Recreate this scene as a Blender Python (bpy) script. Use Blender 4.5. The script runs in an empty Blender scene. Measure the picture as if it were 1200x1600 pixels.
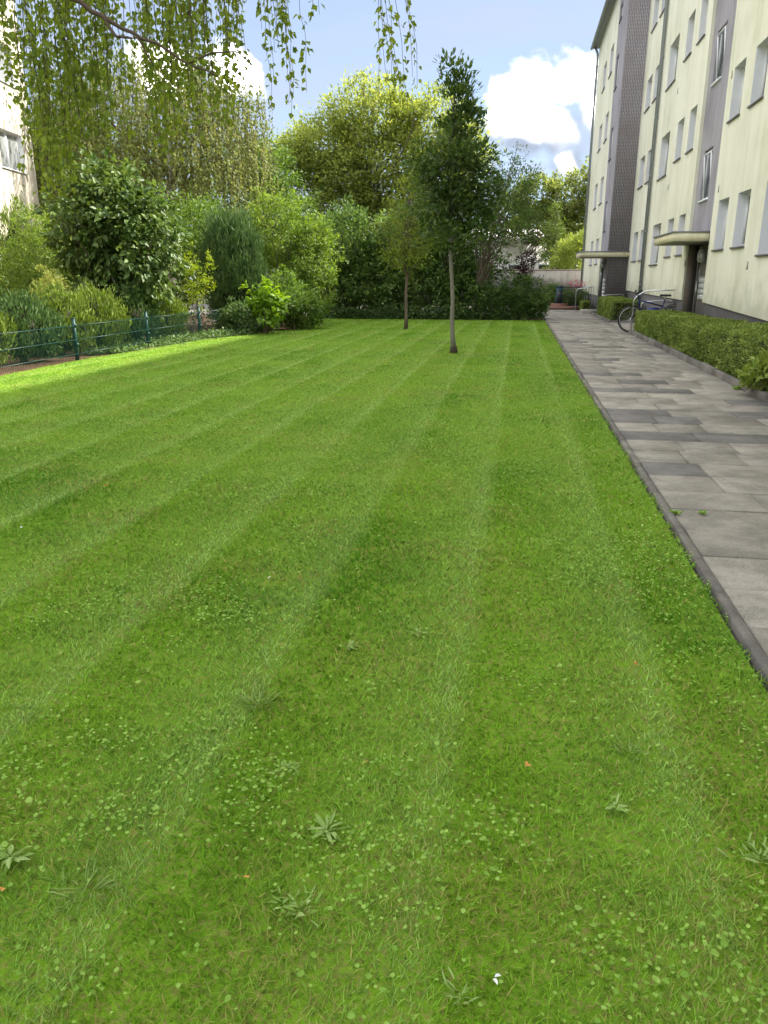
import bpy, math, random
import numpy as np
from mathutils import Vector

R = math.radians
rng = np.random.default_rng(7)
random.seed(7)
sc = bpy.context.scene
COL = sc.collection

# ------------------------------------------------------------------ camera
cam_d = bpy.data.cameras.new('camera')
cam = bpy.data.objects.new('camera', cam_d)
COL.objects.link(cam)
cam_d.sensor_fit = 'VERTICAL'
cam_d.sensor_height = 24.0
cam_d.lens = 18.0
cam_d.clip_start = 0.05
cam_d.clip_end = 900.0
cam.location = (0, 0, 1.6)
cam.rotation_euler = (R(90 - 17.005), 0, R(9.5))
sc.camera = cam

# ------------------------------------------------------------------ light
SUN = Vector((0.589, 0.413, 0.695)).normalized()
SUN_EL = math.asin(SUN.z)
SUN_AZ = math.atan2(SUN.x, SUN.y)          # clockwise from +Y
sun_d = bpy.data.lights.new('sun', 'SUN')
sun_d.energy = 2.5
sun_d.angle = R(1.6)
sun_d.color = (1.0, 0.93, 0.82)
sun = bpy.data.objects.new('sun', sun_d)
COL.objects.link(sun)
sun.rotation_euler = SUN.to_track_quat('Z', 'Y').to_euler()
sun.location = (20, 20, 40)

sc.view_settings.view_transform = 'Standard'
sc.view_settings.look = 'None'
sc.view_settings.gamma = 1.0
sc.view_settings.exposure = 2.35
sc.view_settings.use_curve_mapping = False
sc.cycles.use_denoising = True
try:
    sc.cycles.denoiser = 'OPENIMAGEDENOISE'
except Exception:
    pass
sc.cycles.max_bounces = 5
sc.cycles.diffuse_bounces = 3
sc.cycles.transmission_bounces = 4
sc.cycles.caustics_reflective = False
sc.cycles.caustics_refractive = False

# ------------------------------------------------------------------ node helper
class NT:
    def __init__(self, tree):
        self.t = tree
        self.t.nodes.clear()

    def n(self, kind, **kw):
        nd = self.t.nodes.new(kind)
        for k, v in kw.items():
            if k.startswith('_'):
                setattr(nd, k[1:], v)
        return nd

    def inp(self, nd, key, v):
        s = nd.inputs[key]
        if isinstance(v, bpy.types.NodeSocket):
            self.t.links.new(v, s)
        elif isinstance(v, (tuple, list)) and s.type == 'RGBA' and len(v) == 3:
            s.default_value = (*v, 1.0)
        else:
            s.default_value = v

    def math(self, op, a, b=0.0, c=None, clamp=False):
        nd = self.n('ShaderNodeMath', _operation=op, _use_clamp=clamp)
        self.inp(nd, 0, a)
        self.inp(nd, 1, b)
        if c is not None:
            self.inp(nd, 2, c)
        return nd.outputs[0]

    def vmath(self, op, a, b=None, scale=None):
        nd = self.n('ShaderNodeVectorMath', _operation=op)
        self.inp(nd, 0, a)
        if b is not None:
            self.inp(nd, 1, b)
        if scale is not None:
            self.inp(nd, 'Scale', scale)
        return nd.outputs['Value'] if op in ('LENGTH', 'DISTANCE', 'DOT_PRODUCT') else nd.outputs[0]

    def noise(self, vec, scale, detail=4.0, rough=0.55, dist=0.0):
        nd = self.n('ShaderNodeTexNoise')
        if vec is not None:
            self.inp(nd, 'Vector', vec)
        self.inp(nd, 'Scale', scale)
        self.inp(nd, 'Detail', detail)
        self.inp(nd, 'Roughness', rough)
        self.inp(nd, 'Distortion', dist)
        return nd.outputs['Fac']

    def mix(self, f, a, b, blend='MIX'):
        nd = self.n('ShaderNodeMix', _data_type='RGBA', _blend_type=blend)
        self.inp(nd, 0, f)
        self.inp(nd, 6, a)
        self.inp(nd, 7, b)
        return nd.outputs[2]

    def smooth(self, v, lo, hi, a=0.0, b=1.0):
        nd = self.n('ShaderNodeMapRange', _interpolation_type='SMOOTHSTEP')
        self.inp(nd, 'Value', v)
        self.inp(nd, 'From Min', lo)
        self.inp(nd, 'From Max', hi)
        self.inp(nd, 'To Min', a)
        self.inp(nd, 'To Max', b)
        return nd.outputs[0]

    def bump(self, h, strength=0.3, dist=0.02):
        nd = self.n('ShaderNodeBump')
        self.inp(nd, 'Height', h)
        self.inp(nd, 'Strength', strength)
        self.inp(nd, 'Distance', dist)
        return nd.outputs[0]

# ------------------------------------------------------------------ sky
world = bpy.data.worlds.new('World')
sc.world = world
world.use_nodes = True
world.cycles.sampling_method = 'MANUAL'
world.cycles.sample_map_resolution = 512
w = NT(world.node_tree)
sky = w.n('ShaderNodeTexSky', _sky_type='NISHITA')
sky.sun_disc = False
sky.sun_elevation = SUN_EL
sky.sun_rotation = SUN_AZ
sky.air_density = 1.0
sky.dust_density = 0.12
sky.altitude = 2500.0
sky.ozone_density = 1.0
tc = w.n('ShaderNodeTexCoord')
dirv = tc.outputs['Generated']
sep = w.n('ShaderNodeSeparateXYZ')
w.inp(sep, 0, dirv)
up = w.math('MAXIMUM', sep.outputs[2], 0.0)
den = w.math('ADD', up, 0.22)
cmb = w.n('ShaderNodeCombineXYZ')
w.inp(cmb, 0, w.math('DIVIDE', sep.outputs[0], den))
w.inp(cmb, 1, w.math('DIVIDE', sep.outputs[1], den))
plan = cmb.outputs[0]
# thin high veil
vmap = w.n('ShaderNodeMapping')
w.inp(vmap, 'Vector', plan)
vmap.inputs['Rotation'].default_value = (0, 0, 0.6)
vmap.inputs['Scale'].default_value = (1.0, 2.6, 1.0)
veil = w.smooth(w.noise(vmap.outputs[0], 1.1, 7, 0.6, 0.6), 0.36, 0.72)

# heaps of cumulus all round the horizon: (azimuth from +Y, elevation, radius)
HEAPS = [(-1.0, 10.6, 0.042), (0.7, 11.4, 0.052), (2.9, 11.8, 0.052), (0.2, 9.4, 0.046), (2.4, 9.4, 0.05), (4.4, 10.2, 0.05), (3.0, 7.2, 0.034), (-19.5, 12.6, 0.045), (-24, 12, 0.06), (33, 16, 0.13), (60, 12, 0.13), (100, 15, 0.15), (150, 13, 0.15), (200, 14, 0.16), (250, 13, 0.15), (300, 14, 0.14), (-48, 9, 0.11)]

# unseen broken cloud over the rest of the dome, added to lift ambient light
field = w.math('MULTIPLY_ADD', w.noise(plan, 1.35, 3, 0.5), 4.2, -1.2)
field = w.math('ADD', field, w.smooth(sep.outputs[2], 0.30, 0.46, -2.5, 0.0))

def heaps(vec):
    best = field
    for az, el, r in HEAPS:
        c = Vector((math.sin(R(az)) * math.cos(R(el)), math.cos(R(az)) * math.cos(R(el)), math.sin(R(el))))
        d = w.vmath('DISTANCE', vec, tuple(c))
        best = w.math('MAXIMUM', best, w.math('MULTIPLY_ADD', d, -1.0 / r, 1.0))
    return w.math('ADD', w.math('MAXIMUM', best, -1.2), -0.86)

def cloud_density(vec, best, det):
    wv = w.n('ShaderNodeMapping')
    w.inp(wv, 'Vector', vec)
    wv.inputs['Scale'].default_value = (1.0, 1.0, 1.35)
    return w.math('MULTIPLY_ADD', w.noise(wv.outputs[0], 11.0, det, 0.60, 0.3), 2.2, w.math('ADD', best, -0.35))

hp = heaps(dirv)
dens = cloud_density(dirv, hp, 7)
soft = cloud_density(dirv, hp, 2)
tosun = w.vmath('ADD', dirv, (0.014, 0.0, 0.055))
soft2 = cloud_density(tosun, heaps(tosun), 2)
cover = w.math('POWER', w.smooth(dens, -0.12, 0.62), 1.35)
lit = w.math('POWER', w.smooth(w.math('SUBTRACT', soft, soft2), -0.42, 0.80), 2.2)
lit = w.math('MULTIPLY', lit, w.smooth(dens, 0.05, 0.85))
ccol = w.mix(lit, (1.9, 2.2, 2.8), (60.0, 59.0, 57.6))
base = w.mix(w.math('MULTIPLY_ADD', veil, 0.38, 0.55), sky.outputs[0], (2.6, 2.95, 3.7))
skyc = w.mix(cover, base, ccol)
bg = w.n('ShaderNodeBackground')
w.inp(bg, 'Color', skyc)
w.inp(bg, 'Strength', 0.05)
wo = w.n('ShaderNodeOutputWorld')
world.node_tree.links.new(bg.outputs[0], wo.inputs[0])

# ------------------------------------------------------------------ materials
def new_mat(name):
    m = bpy.data.materials.new(name)
    m.use_nodes = True
    t = NT(m.node_tree)
    out = t.n('ShaderNodeOutputMaterial')
    return m, t, out

def simple(name, col, rough=0.6, metal=0.0, var=0.15, scale=20.0, bump=0.0, bscale=80.0, spec=0.4):
    m, t, out = new_mat(name)
    p = t.n('ShaderNodeBsdfPrincipled')
    co = t.n('ShaderNodeTexCoord').outputs['Object']
    nz = t.noise(co, scale, 5)
    c = t.mix(nz, tuple(x * (1 - var) for x in col), tuple(min(1, x * (1 + var)) for x in col))
    t.inp(p, 'Base Color', c)
    t.inp(p, 'Roughness', rough)
    t.inp(p, 'Metallic', metal)
    t.inp(p, 'Specular IOR Level', spec)
    if bump:
        t.inp(p, 'Normal', t.bump(t.noise(co, bscale, 4), bump, 0.01))
    t.t.links.new(p.outputs[0], out.inputs[0])
    return m

def leaf_mat(name, dark, light, trans=0.35, rough=0.5, spec=0.22, tcol=None):
    """leaf: each leaf carries its own tint (point attribute) running dark..light"""
    m, t, out = new_mat(name)
    at = t.n('ShaderNodeAttribute', _attribute_name='tint')
    c = t.mix(at.outputs['Fac'], dark, light)
    p = t.n('ShaderNodeBsdfPrincipled')
    t.inp(p, 'Base Color', c)
    t.inp(p, 'Roughness', rough)
    t.inp(p, 'Specular IOR Level', spec)
    tr = t.n('ShaderNodeBsdfTranslucent')
    hs = t.n('ShaderNodeHueSaturation')
    hs.inputs['Hue'].default_value = 0.485
    hs.inputs['Saturation'].default_value = 1.1
    hs.inputs['Value'].default_value = 1.5
    t.inp(hs, 'Color', c)
    t.inp(tr, 'Color', hs.outputs[0])
    mx = t.n('ShaderNodeMixShader')
    mx.inputs[0].default_value = trans
    t.t.links.new(p.outputs[0], mx.inputs[1])
    t.t.links.new(tr.outputs[0], mx.inputs[2])
    t.t.links.new(mx.outputs[0], out.inputs[0])
    return m

def attr_mat(name, trans=0.3, rough=0.55):
    """each blade carries its own colour"""
    m, t, out = new_mat(name)
    at = t.n('ShaderNodeAttribute', _attribute_name='col')
    p = t.n('ShaderNodeBsdfPrincipled')
    t.inp(p, 'Base Color', at.outputs['Color'])
    t.inp(p, 'Roughness', rough)
    t.inp(p, 'Specular IOR Level', 0.12)
    tr = t.n('ShaderNodeBsdfTranslucent')
    t.inp(tr, 'Color', at.outputs['Color'])
    mx = t.n('ShaderNodeMixShader')
    mx.inputs[0].default_value = trans
    t.t.links.new(p.outputs[0], mx.inputs[1])
    t.t.links.new(tr.outputs[0], mx.inputs[2])
    t.t.links.new(mx.outputs[0], out.inputs[0])
    return m

def plaster(name, col, stain, sscale=1.0, bump=0.25):
    m, t, out = new_mat(name)
    co = t.n('ShaderNodeTexCoord').outputs['Object']
    mp = t.n('ShaderNodeMapping')
    t.inp(mp, 'Vector', co)
    mp.inputs['Scale'].default_value = (1.3, 1.3, 0.16)
    streak = t.smooth(t.noise(mp.outputs[0], 1.6 * sscale, 6, 0.6), 0.42, 0.78)
    blot = t.smooth(t.noise(co, 0.5, 5, 0.6), 0.4, 0.75)
    f = t.math('MULTIPLY', t.math('ADD', streak, blot), 0.62)
    c = t.mix(f, col, stain)
    pz = t.n('ShaderNodeSeparateXYZ')
    t.inp(pz, 0, t.n('ShaderNodeNewGeometry').outputs['Position'])
    splash = t.math('MULTIPLY', t.smooth(t.math('ADD', pz.outputs[2], t.math('MULTIPLY', t.noise(co, 2.2, 5, 0.6), -1.6)), 0.9, -0.1), 0.6)
    c = t.mix(splash, c, tuple(x * 0.62 for x in stain))
    fine = t.noise(co, 190, 3, 0.6)
    c = t.mix(t.math('MULTIPLY', fine, 0.10), c, tuple(x * 0.7 for x in col))
    p = t.n('ShaderNodeBsdfPrincipled')
    t.inp(p, 'Base Color', c)
    t.inp(p, 'Roughness', 0.9)
    t.inp(p, 'Specular IOR Level', 0.15)
    t.inp(p, 'Normal', t.bump(fine, bump, 0.006))
    t.t.links.new(p.outputs[0], out.inputs[0])
    return m

def concrete(name, col, var=0.25, speck=0.5):
    m, t, out = new_mat(name)
    oi = t.n('ShaderNodeObjectInfo')
    geo = t.n('ShaderNodeNewGeometry')
    co = geo.outputs['Position']
    r = t.math('MULTIPLY_ADD', oi.outputs['Random'], var * 1.6, 1.0 - var * 0.8)
    c = t.mix(t.smooth(t.noise(co, 2.6, 7, 0.68), 0.32, 0.68), tuple(x * 0.62 for x in col), tuple(x * 1.15 for x in col))
    c = t.mix(t.smooth(t.noise(co, 11, 5, 0.6), 0.60, 0.74, 0, 0.45), c, tuple(x * 0.5 for x in col))
    fine = t.noise(co, 130, 2, 0.6)
    c = t.mix(t.smooth(fine, 0.55, 0.72, 0, speck), c, tuple(min(1, x * 1.7) for x in col))
    c = t.mix(t.smooth(fine, 0.45, 0.30, 0, speck * 1.1), c, tuple(x * 0.45 for x in col))
    hs = t.n('ShaderNodeHueSaturation')
    t.inp(hs, 'Color', c)
    t.inp(hs, 'Value', r)
    p = t.n('ShaderNodeBsdfPrincipled')
    t.inp(p, 'Base Color', hs.outputs[0])
    t.inp(p, 'Roughness', 0.85)
    t.inp(p, 'Specular IOR Level', 0.25)
    t.inp(p, 'Normal', t.bump(fine, 0.5, 0.006))
    t.t.links.new(p.outputs[0], out.inputs[0])
    return m

def brick_mat(name):
    m, t, out = new_mat(name)
    co = t.n('ShaderNodeTexCoord').outputs['Object']
    sp = t.n('ShaderNodeSeparateXYZ')
    t.inp(sp, 0, co)
    cb = t.n('ShaderNodeCombineXYZ')      # tall upright tiles: rows run along the height
    t.inp(cb, 0, sp.outputs[2])
    t.inp(cb, 1, t.math('ADD', sp.outputs[0], sp.outputs[1]))
    br = t.n('ShaderNodeTexBrick')
    t.inp(br, 'Vector', cb.outputs[0])
    br.inputs['Color1'].default_value = (0.10, 0.085, 0.085, 1)
    br.inputs['Color2'].default_value = (0.15, 0.125, 0.122, 1)
    br.inputs['Mortar'].default_value = (0.34, 0.33, 0.335, 1)
    br.inputs['Scale'].default_value = 1.0
    br.inputs['Mortar Size'].default_value = 0.009
    br.inputs['Brick Width'].default_value = 0.26
    br.inputs['Row Height'].default_value = 0.068
    c = t.mix(t.smooth(t.noise(co, 1.2, 4), 0.35, 0.75, 0, 0.5), br.outputs['Color'], (0.15, 0.115, 0.11))
    p = t.n('ShaderNodeBsdfPrincipled')
    t.inp(p, 'Base Color', c)
    t.inp(p, 'Roughness', 0.6)
    t.inp(p, 'Normal', t.bump(br.outputs['Fac'], 0.6, -0.01))
    t.t.links.new(p.outputs[0], out.inputs[0])
    return m

def ground_mat(name, a, b, c3, s1=3.0, s2=40.0, bump=0.6):
    m, t, out = new_mat(name)
    co = t.n('ShaderNodeNewGeometry').outputs['Position']
    c = t.mix(t.smooth(t.noise(co, s1, 6, 0.6), 0.35, 0.7), a, b)
    c = t.mix(t.smooth(t.noise(co, s2, 4, 0.6), 0.45, 0.7), c, c3)
    p = t.n('ShaderNodeBsdfPrincipled')
    t.inp(p, 'Base Color', c)
    t.inp(p, 'Roughness', 0.95)
    t.inp(p, 'Specular IOR Level', 0.1)
    t.inp(p, 'Normal', t.bump(t.noise(co, s2 * 1.5, 5), bump, 0.03))
    t.t.links.new(p.outputs[0], out.inputs[0])
    return m

def glass_mat(name, col=(0.03, 0.035, 0.04)):
    m, t, out = new_mat(name)
    p = t.n('ShaderNodeBsdfPrincipled')
    co = t.n('ShaderNodeTexCoord').outputs['Object']
    t.inp(p, 'Base Color', t.mix(t.noise(co, 1.5, 2), col, tuple(x * 2.2 for x in col)))
    t.inp(p, 'Roughness', 0.04)
    t.inp(p, 'Specular IOR Level', 0.8)
    t.t.links.new(p.outputs[0], out.inputs[0])
    return m

M = {}
M['soil'] = ground_mat('lawn_soil', (0.145, 0.27, 0.016), (0.115, 0.235, 0.014), (0.22, 0.21, 0.06), 1.2, 60)
M['ground'] = ground_mat('open_ground', (0.05, 0.075, 0.02), (0.07, 0.06, 0.035), (0.04, 0.05, 0.02), 0.4, 9)
M['mulch'] = ground_mat('bark_mulch', (0.12, 0.075, 0.045), (0.19, 0.12, 0.08), (0.06, 0.04, 0.025), 6, 45, 1.0)
M['joint'] = ground_mat('joint_sand', (0.055, 0.05, 0.04), (0.09, 0.08, 0.06), (0.05, 0.07, 0.025), 4, 90)
M['slab_light'] = concrete('slab_light', (0.275, 0.252, 0.21), 0.15)
M['slab_mid'] = concrete('slab_mid', (0.235, 0.215, 0.18), 0.15)
M['slab_dark'] = concrete('slab_dark', (0.15, 0.14, 0.128), 0.15)
M['kerb'] = concrete('kerb_stone', (0.15, 0.138, 0.12), 0.2)
M['cream'] = plaster('cream_plaster', (0.82, 0.80, 0.655), (0.60, 0.59, 0.42))
M['cream_warm'] = plaster('warm_plaster', (0.58, 0.54, 0.45), (0.54, 0.50, 0.41))
M['lilac'] = plaster('lilac_grey_render', (0.37, 0.35, 0.375), (0.20, 0.18, 0.20), 2.2)
M['plinth'] = plaster('plinth_render', (0.20, 0.19, 0.19), (0.14, 0.135, 0.13))
M['brick'] = brick_mat('dark_brick_tiles')
M['white'] = simple('white_paint', (0.78, 0.79, 0.80), 0.45, var=0.05)
M['reveal'] = simple('reveal_paint', (0.86, 0.86, 0.87), 0.7, var=0.06, scale=6)
M['sill'] = simple('slate_sill', (0.15, 0.14, 0.14), 0.5)
M['zinc'] = simple('zinc_sheet', (0.22, 0.235, 0.25), 0.5, 0.3)
M['pipe'] = simple('grey_pipe', (0.26, 0.285, 0.29), 0.45, 0.2, 0.2, 4)
M['canopy'] = plaster('canopy_paint', (0.78, 0.73, 0.52), (0.58, 0.51, 0.32), 2)
M['soffit'] = simple('soffit_paint', (0.34, 0.32, 0.27), 0.8)
M['glass'] = glass_mat('window_glass')
M['glass_pale'] = glass_mat('curtained_glass', (0.16, 0.17, 0.17))
M['door'] = simple('door_brown', (0.06, 0.05, 0.045), 0.4)
M['stone'] = simple('door_stone', (0.24, 0.22, 0.21), 0.6, var=0.25, scale=9)
M['steel'] = simple('steel_rail', (0.55, 0.55, 0.55), 0.28, 0.9, 0.1)
M['panel'] = simple('letterbox_panel', (0.52, 0.54, 0.56), 0.4, 0.3)
M['fence'] = simple('fence_green', (0.008, 0.048, 0.040), 0.4, 0.0, 0.2, 5)
M['iron'] = simple('dark_iron', (0.025, 0.028, 0.03), 0.5)
M['teal'] = simple('gate_teal', (0.02, 0.06, 0.075), 0.5)
M['rubber'] = simple('tyre_rubber', (0.02, 0.02, 0.02), 0.8)
M['alu'] = simple('alloy', (0.6, 0.6, 0.6), 0.3, 0.9, 0.05)
M['blue'] = simple('blue_paint', (0.015, 0.03, 0.22), 0.35)
M['black'] = simple('black_paint', (0.015, 0.015, 0.016), 0.35)
M['bark'] = simple('bark_brown', (0.13, 0.10, 0.075), 0.9, 0, 0.45, 14, 0.8, 30)
M['bark_pale'] = simple('bark_pale', (0.18, 0.168, 0.135), 0.9, 0, 0.3, 12, 0.6, 30)
M['bark_birch'] = simple('bark_birch', (0.5, 0.48, 0.44), 0.8, 0, 0.5, 7, 0.5, 20)
M['twig'] = simple('birch_twig', (0.09, 0.06, 0.04), 0.8, 0, 0.3, 30)
M['stain'] = simple('trunk_base_stain', (0.05, 0.035, 0.025), 0.95, 0, 0.3, 30)
M['wallgrey'] = plaster('old_concrete', (0.19, 0.185, 0.18), (0.09, 0.088, 0.082), 2.5)
M['house'] = plaster('house_white', (0.78, 0.76, 0.76), (0.62, 0.58, 0.58))
M['tile'] = simple('roof_tile', (0.42, 0.20, 0.11), 0.8, 0, 0.3, 8)
M['paver_red'] = simple('red_brick', (0.20, 0.10, 0.075), 0.8, 0, 0.3, 10)
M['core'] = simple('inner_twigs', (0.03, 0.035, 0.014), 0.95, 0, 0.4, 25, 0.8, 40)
M['grass'] = attr_mat('grass_blade', 0.45)
M['weed'] = leaf_mat('lawn_weed', (0.15, 0.29, 0.03), (0.30, 0.46, 0.09), 0.3, 0.5)
M['rosette'] = leaf_mat('rosette_leaf', (0.20, 0.33, 0.06), (0.36, 0.47, 0.17), 0.25, 0.5)
M['deadleaf'] = leaf_mat('dead_leaf', (0.50, 0.20, 0.05), (0.62, 0.33, 0.09), 0.2, 0.7)
M['petal'] = leaf_mat('pale_petal', (0.72, 0.72, 0.72), (0.82, 0.82, 0.82), 0.2, 0.7)
M['l_birch'] = leaf_mat('leaf_birch', (0.085, 0.14, 0.02), (0.28, 0.36, 0.06), 0.5, 0.45)
M['l_birch2'] = leaf_mat('leaf_birch_far', (0.10, 0.13, 0.035), (0.24, 0.28, 0.085), 0.42)
M['l_dark'] = leaf_mat('leaf_dark_gloss', (0.048, 0.095, 0.022), (0.155, 0.23, 0.05), 0.28, 0.48, 0.35)
M['l_mid'] = leaf_mat('leaf_mid', (0.055, 0.11, 0.02), (0.16, 0.26, 0.045), 0.36)
M['l_light'] = leaf_mat('leaf_light', (0.065, 0.125, 0.018), (0.24, 0.35, 0.06), 0.40)
M['l_hazel'] = leaf_mat('leaf_hazel', (0.10, 0.20, 0.02), (0.23, 0.36, 0.045), 0.42)
M['l_yellow'] = leaf_mat('leaf_yellow', (0.16, 0.25, 0.02), (0.34, 0.42, 0.05), 0.42)
M['l_straw'] = leaf_mat('leaf_straw', (0.20, 0.25, 0.05), (0.42, 0.44, 0.14), 0.4)
M['l_big'] = leaf_mat('leaf_big_tree', (0.15, 0.20, 0.04), (0.36, 0.42, 0.10), 0.5)
M['l_far'] = leaf_mat('leaf_far_tree', (0.11, 0.15, 0.035), (0.25, 0.30, 0.075), 0.45)
M['l_yew'] = leaf_mat('leaf_yew', (0.036, 0.080, 0.024), (0.12, 0.20, 0.06), 0.2, 0.6)
M['l_yewlight'] = leaf_mat('leaf_yew_light', (0.075, 0.13, 0.022), (0.22, 0.30, 0.05), 0.22, 0.6)
M['l_young'] = leaf_mat('leaf_young_tree', (0.036, 0.075, 0.018), (0.125, 0.19, 0.045), 0.38, 0.42)
M['l_back'] = leaf_mat('leaf_back_shrub', (0.042, 0.095, 0.02), (0.20, 0.30, 0.075), 0.34)
M['l_thin'] = leaf_mat('leaf_thin_tree', (0.10, 0.15, 0.02), (0.25, 0.31, 0.05), 0.40)
M['l_purple'] = leaf_mat('leaf_purple', (0.035, 0.010, 0.02), (0.10, 0.03, 0.055), 0.3)
M['l_hedge'] = leaf_mat('leaf_hedge', (0.095, 0.155, 0.024), (0.36, 0.44, 0.11), 0.26, 0.5)
M['l_rhodo'] = leaf_mat('leaf_laurel_yellow', (0.16, 0.24, 0.035), (0.36, 0.44, 0.10), 0.3, 0.35)
M['l_bamboo'] = leaf_mat('leaf_bamboo', (0.16, 0.22, 0.04), (0.36, 0.44, 0.10), 0.45)
M['l_pink'] = leaf_mat('leaf_pink', (0.45, 0.10, 0.16), (0.60, 0.22, 0.30), 0.3)
M['l_ivy'] = leaf_mat('leaf_ivy', (0.04, 0.085, 0.025), (0.13, 0.21, 0.06), 0.25, 0.4)

# ------------------------------------------------------------------ mesh helpers
def wloc(o):
    v = np.zeros(3)
    while o is not None:
        v = v + np.array(o.location)
        o = o.parent
    return v

class MB:
    """collects vertices and faces (tris or quads) as arrays and links them as one mesh object"""
    def __init__(self):
        self.v, self.f, self.nv, self.attr = [], [], 0, {}

    def add(self, v, f):
        v = np.asarray(v, float).reshape(-1, 3)
        for ff in (f if isinstance(f, list) and len(f) and isinstance(f[0], np.ndarray) else [np.asarray(f, int)]):
            self.f.append(ff + self.nv)
        self.v.append(v)
        self.nv += len(v)
        return self

    def box(self, x0, x1, y0, y1, z0, z1):
        v = [(x, y, z) for z in (z0, z1) for y in (y0, y1) for x in (x0, x1)]
        return self.add(v, [(0, 2, 3, 1), (4, 5, 7, 6), (0, 1, 5, 4), (2, 6, 7, 3), (0, 4, 6, 2), (1, 3, 7, 5)])

    def tube(self, pts, rad, n=8, cap=True):
        pts = np.asarray(pts, float)
        k = len(pts)
        rad = np.broadcast_to(np.asarray(rad, float), (k,))
        tan = np.gradient(pts, axis=0)
        tan /= np.linalg.norm(tan, axis=1)[:, None] + 1e-9
        ref = np.array([0.0, 0.0, 1.0]) if abs(tan[0, 2]) < 0.9 else np.array([1.0, 0, 0])
        a = np.cross(tan, ref)
        a /= np.linalg.norm(a, axis=1)[:, None] + 1e-9
        b = np.cross(tan, a)
        th = np.linspace(0, 2 * np.pi, n, endpoint=False)
        v = pts[:, None, :] + rad[:, None, None] * (np.cos(th)[None, :, None] * a[:, None, :] + np.sin(th)[None, :, None] * b[:, None, :])
        i = np.arange(k - 1)[:, None] * n
        j = np.arange(n)[None, :]
        j2 = (j + 1) % n
        q = np.stack([i + j, i + j2, i + n + j2, i + n + j], -1).reshape(-1, 4)
        vv = v.reshape(-1, 3)
        fs = [q]
        if cap:
            vv = np.vstack([vv, pts[:1], pts[-1:]])
            c0, c1 = k * n, k * n + 1
            jj = np.arange(n)
            fs.append(np.stack([np.full(n, c0), (jj + 1) % n, jj], -1))
            fs.append(np.stack([np.full(n, c1), (k - 1) * n + jj, (k - 1) * n + (jj + 1) % n], -1))
        return self.add(vv, fs)

    def build(self, name, mat, parent=None, smooth=False, attrs=None, local=False):
        me = bpy.data.meshes.new(name)
        V = np.concatenate(self.v) if self.v else np.zeros((0, 3))
        if parent is not None and not local:
            V = V - wloc(parent)
        me.vertices.add(len(V))
        me.vertices.foreach_set('co', V.astype(np.float32).ravel())
        loops = np.concatenate([f.ravel() for f in self.f])
        sizes = np.concatenate([np.full(len(f), f.shape[1]) for f in self.f])
        starts = np.concatenate([[0], np.cumsum(sizes)[:-1]])
        me.loops.add(len(loops))
        me.loops.foreach_set('vertex_index', loops.astype(np.int32))
        me.polygons.add(len(sizes))
        me.polygons.foreach_set('loop_start', starts.astype(np.int32))
        try:
            me.polygons.foreach_set('loop_total', sizes.astype(np.int32))
        except Exception:
            pass
        if smooth:
            me.polygons.foreach_set('use_smooth', np.ones(len(sizes), bool))
        for k, arr in (attrs or {}).items():
            if arr.ndim == 1:
                at = me.attributes.new(k, 'FLOAT', 'POINT')
                at.data.foreach_set('value', arr.astype(np.float32))
            else:
                at = me.attributes.new(k, 'FLOAT_COLOR', 'POINT')
                at.data.foreach_set('color', np.hstack([arr, np.ones((len(arr), 1))]).astype(np.float32).ravel())
        me.update(calc_edges=True)
        me.materials.append(M[mat] if isinstance(mat, str) else mat)
        o = bpy.data.objects.new(name, me)
        COL.objects.link(o)
        if parent is not None:
            o.parent = parent
        return o

def bev_box(name, x0, x1, y0, y1, z0, z1, mat, parent=None, b=0.006):
    """box with chamfered upper edges"""
    v = [(x0, y0, z0), (x1, y0, z0), (x1, y1, z0), (x0, y1, z0),
         (x0, y0, z1 - b), (x1, y0, z1 - b), (x1, y1, z1 - b), (x0, y1, z1 - b),
         (x0 + b, y0 + b, z1), (x1 - b, y0 + b, z1), (x1 - b, y1 - b, z1), (x0 + b, y1 - b, z1)]
    f = []
    for k in (0, 4):
        for i in range(4):
            j = (i + 1) % 4
            f.append((k + i, k + j, k + 4 + j, k + 4 + i))
    f.append((8, 9, 10, 11))
    return MB().add(v, f).build(name, mat, parent)

def tag(o, label=None, cat=None, group=None, kind=None):
    if label: o['label'] = label
    if cat: o['category'] = cat
    if group: o['group'] = group
    if kind: o['kind'] = kind
    return o

def empty(name, loc, label=None, cat=None, group=None, rz=0.0):
    o = bpy.data.objects.new(name, None)
    o.location = loc
    o.rotation_euler = (0, 0, rz)
    o.empty_display_size = 0.2
    COL.objects.link(o)
    return tag(o, label, cat, group)

def unit(a):
    return a / (np.linalg.norm(a, axis=-1, keepdims=True) + 1e-9)

def vnoise(x, y, s, seed=0):
    """smooth 2-D value noise in 0..1"""
    r = np.random.default_rng(seed)
    T = r.random((256, 256))
    x, y = np.asarray(x) * s + 100, np.asarray(y) * s + 100
    xi, yi = np.floor(x).astype(int), np.floor(y).astype(int)
    fx, fy = x - xi, y - yi
    fx, fy = fx * fx * (3 - 2 * fx), fy * fy * (3 - 2 * fy)
    g = lambda a, b: T[a % 256, b % 256]
    return (g(xi, yi) * (1 - fx) + g(xi + 1, yi) * fx) * (1 - fy) + (g(xi, yi + 1) * (1 - fx) + g(xi + 1, yi + 1) * fx) * fy

def fbm(x, y, s, seed=0):
    return 0.55 * vnoise(x, y, s, seed) + 0.3 * vnoise(x, y, s * 2.1, seed + 1) + 0.15 * vnoise(x, y, s * 4.3, seed + 2)

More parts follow.
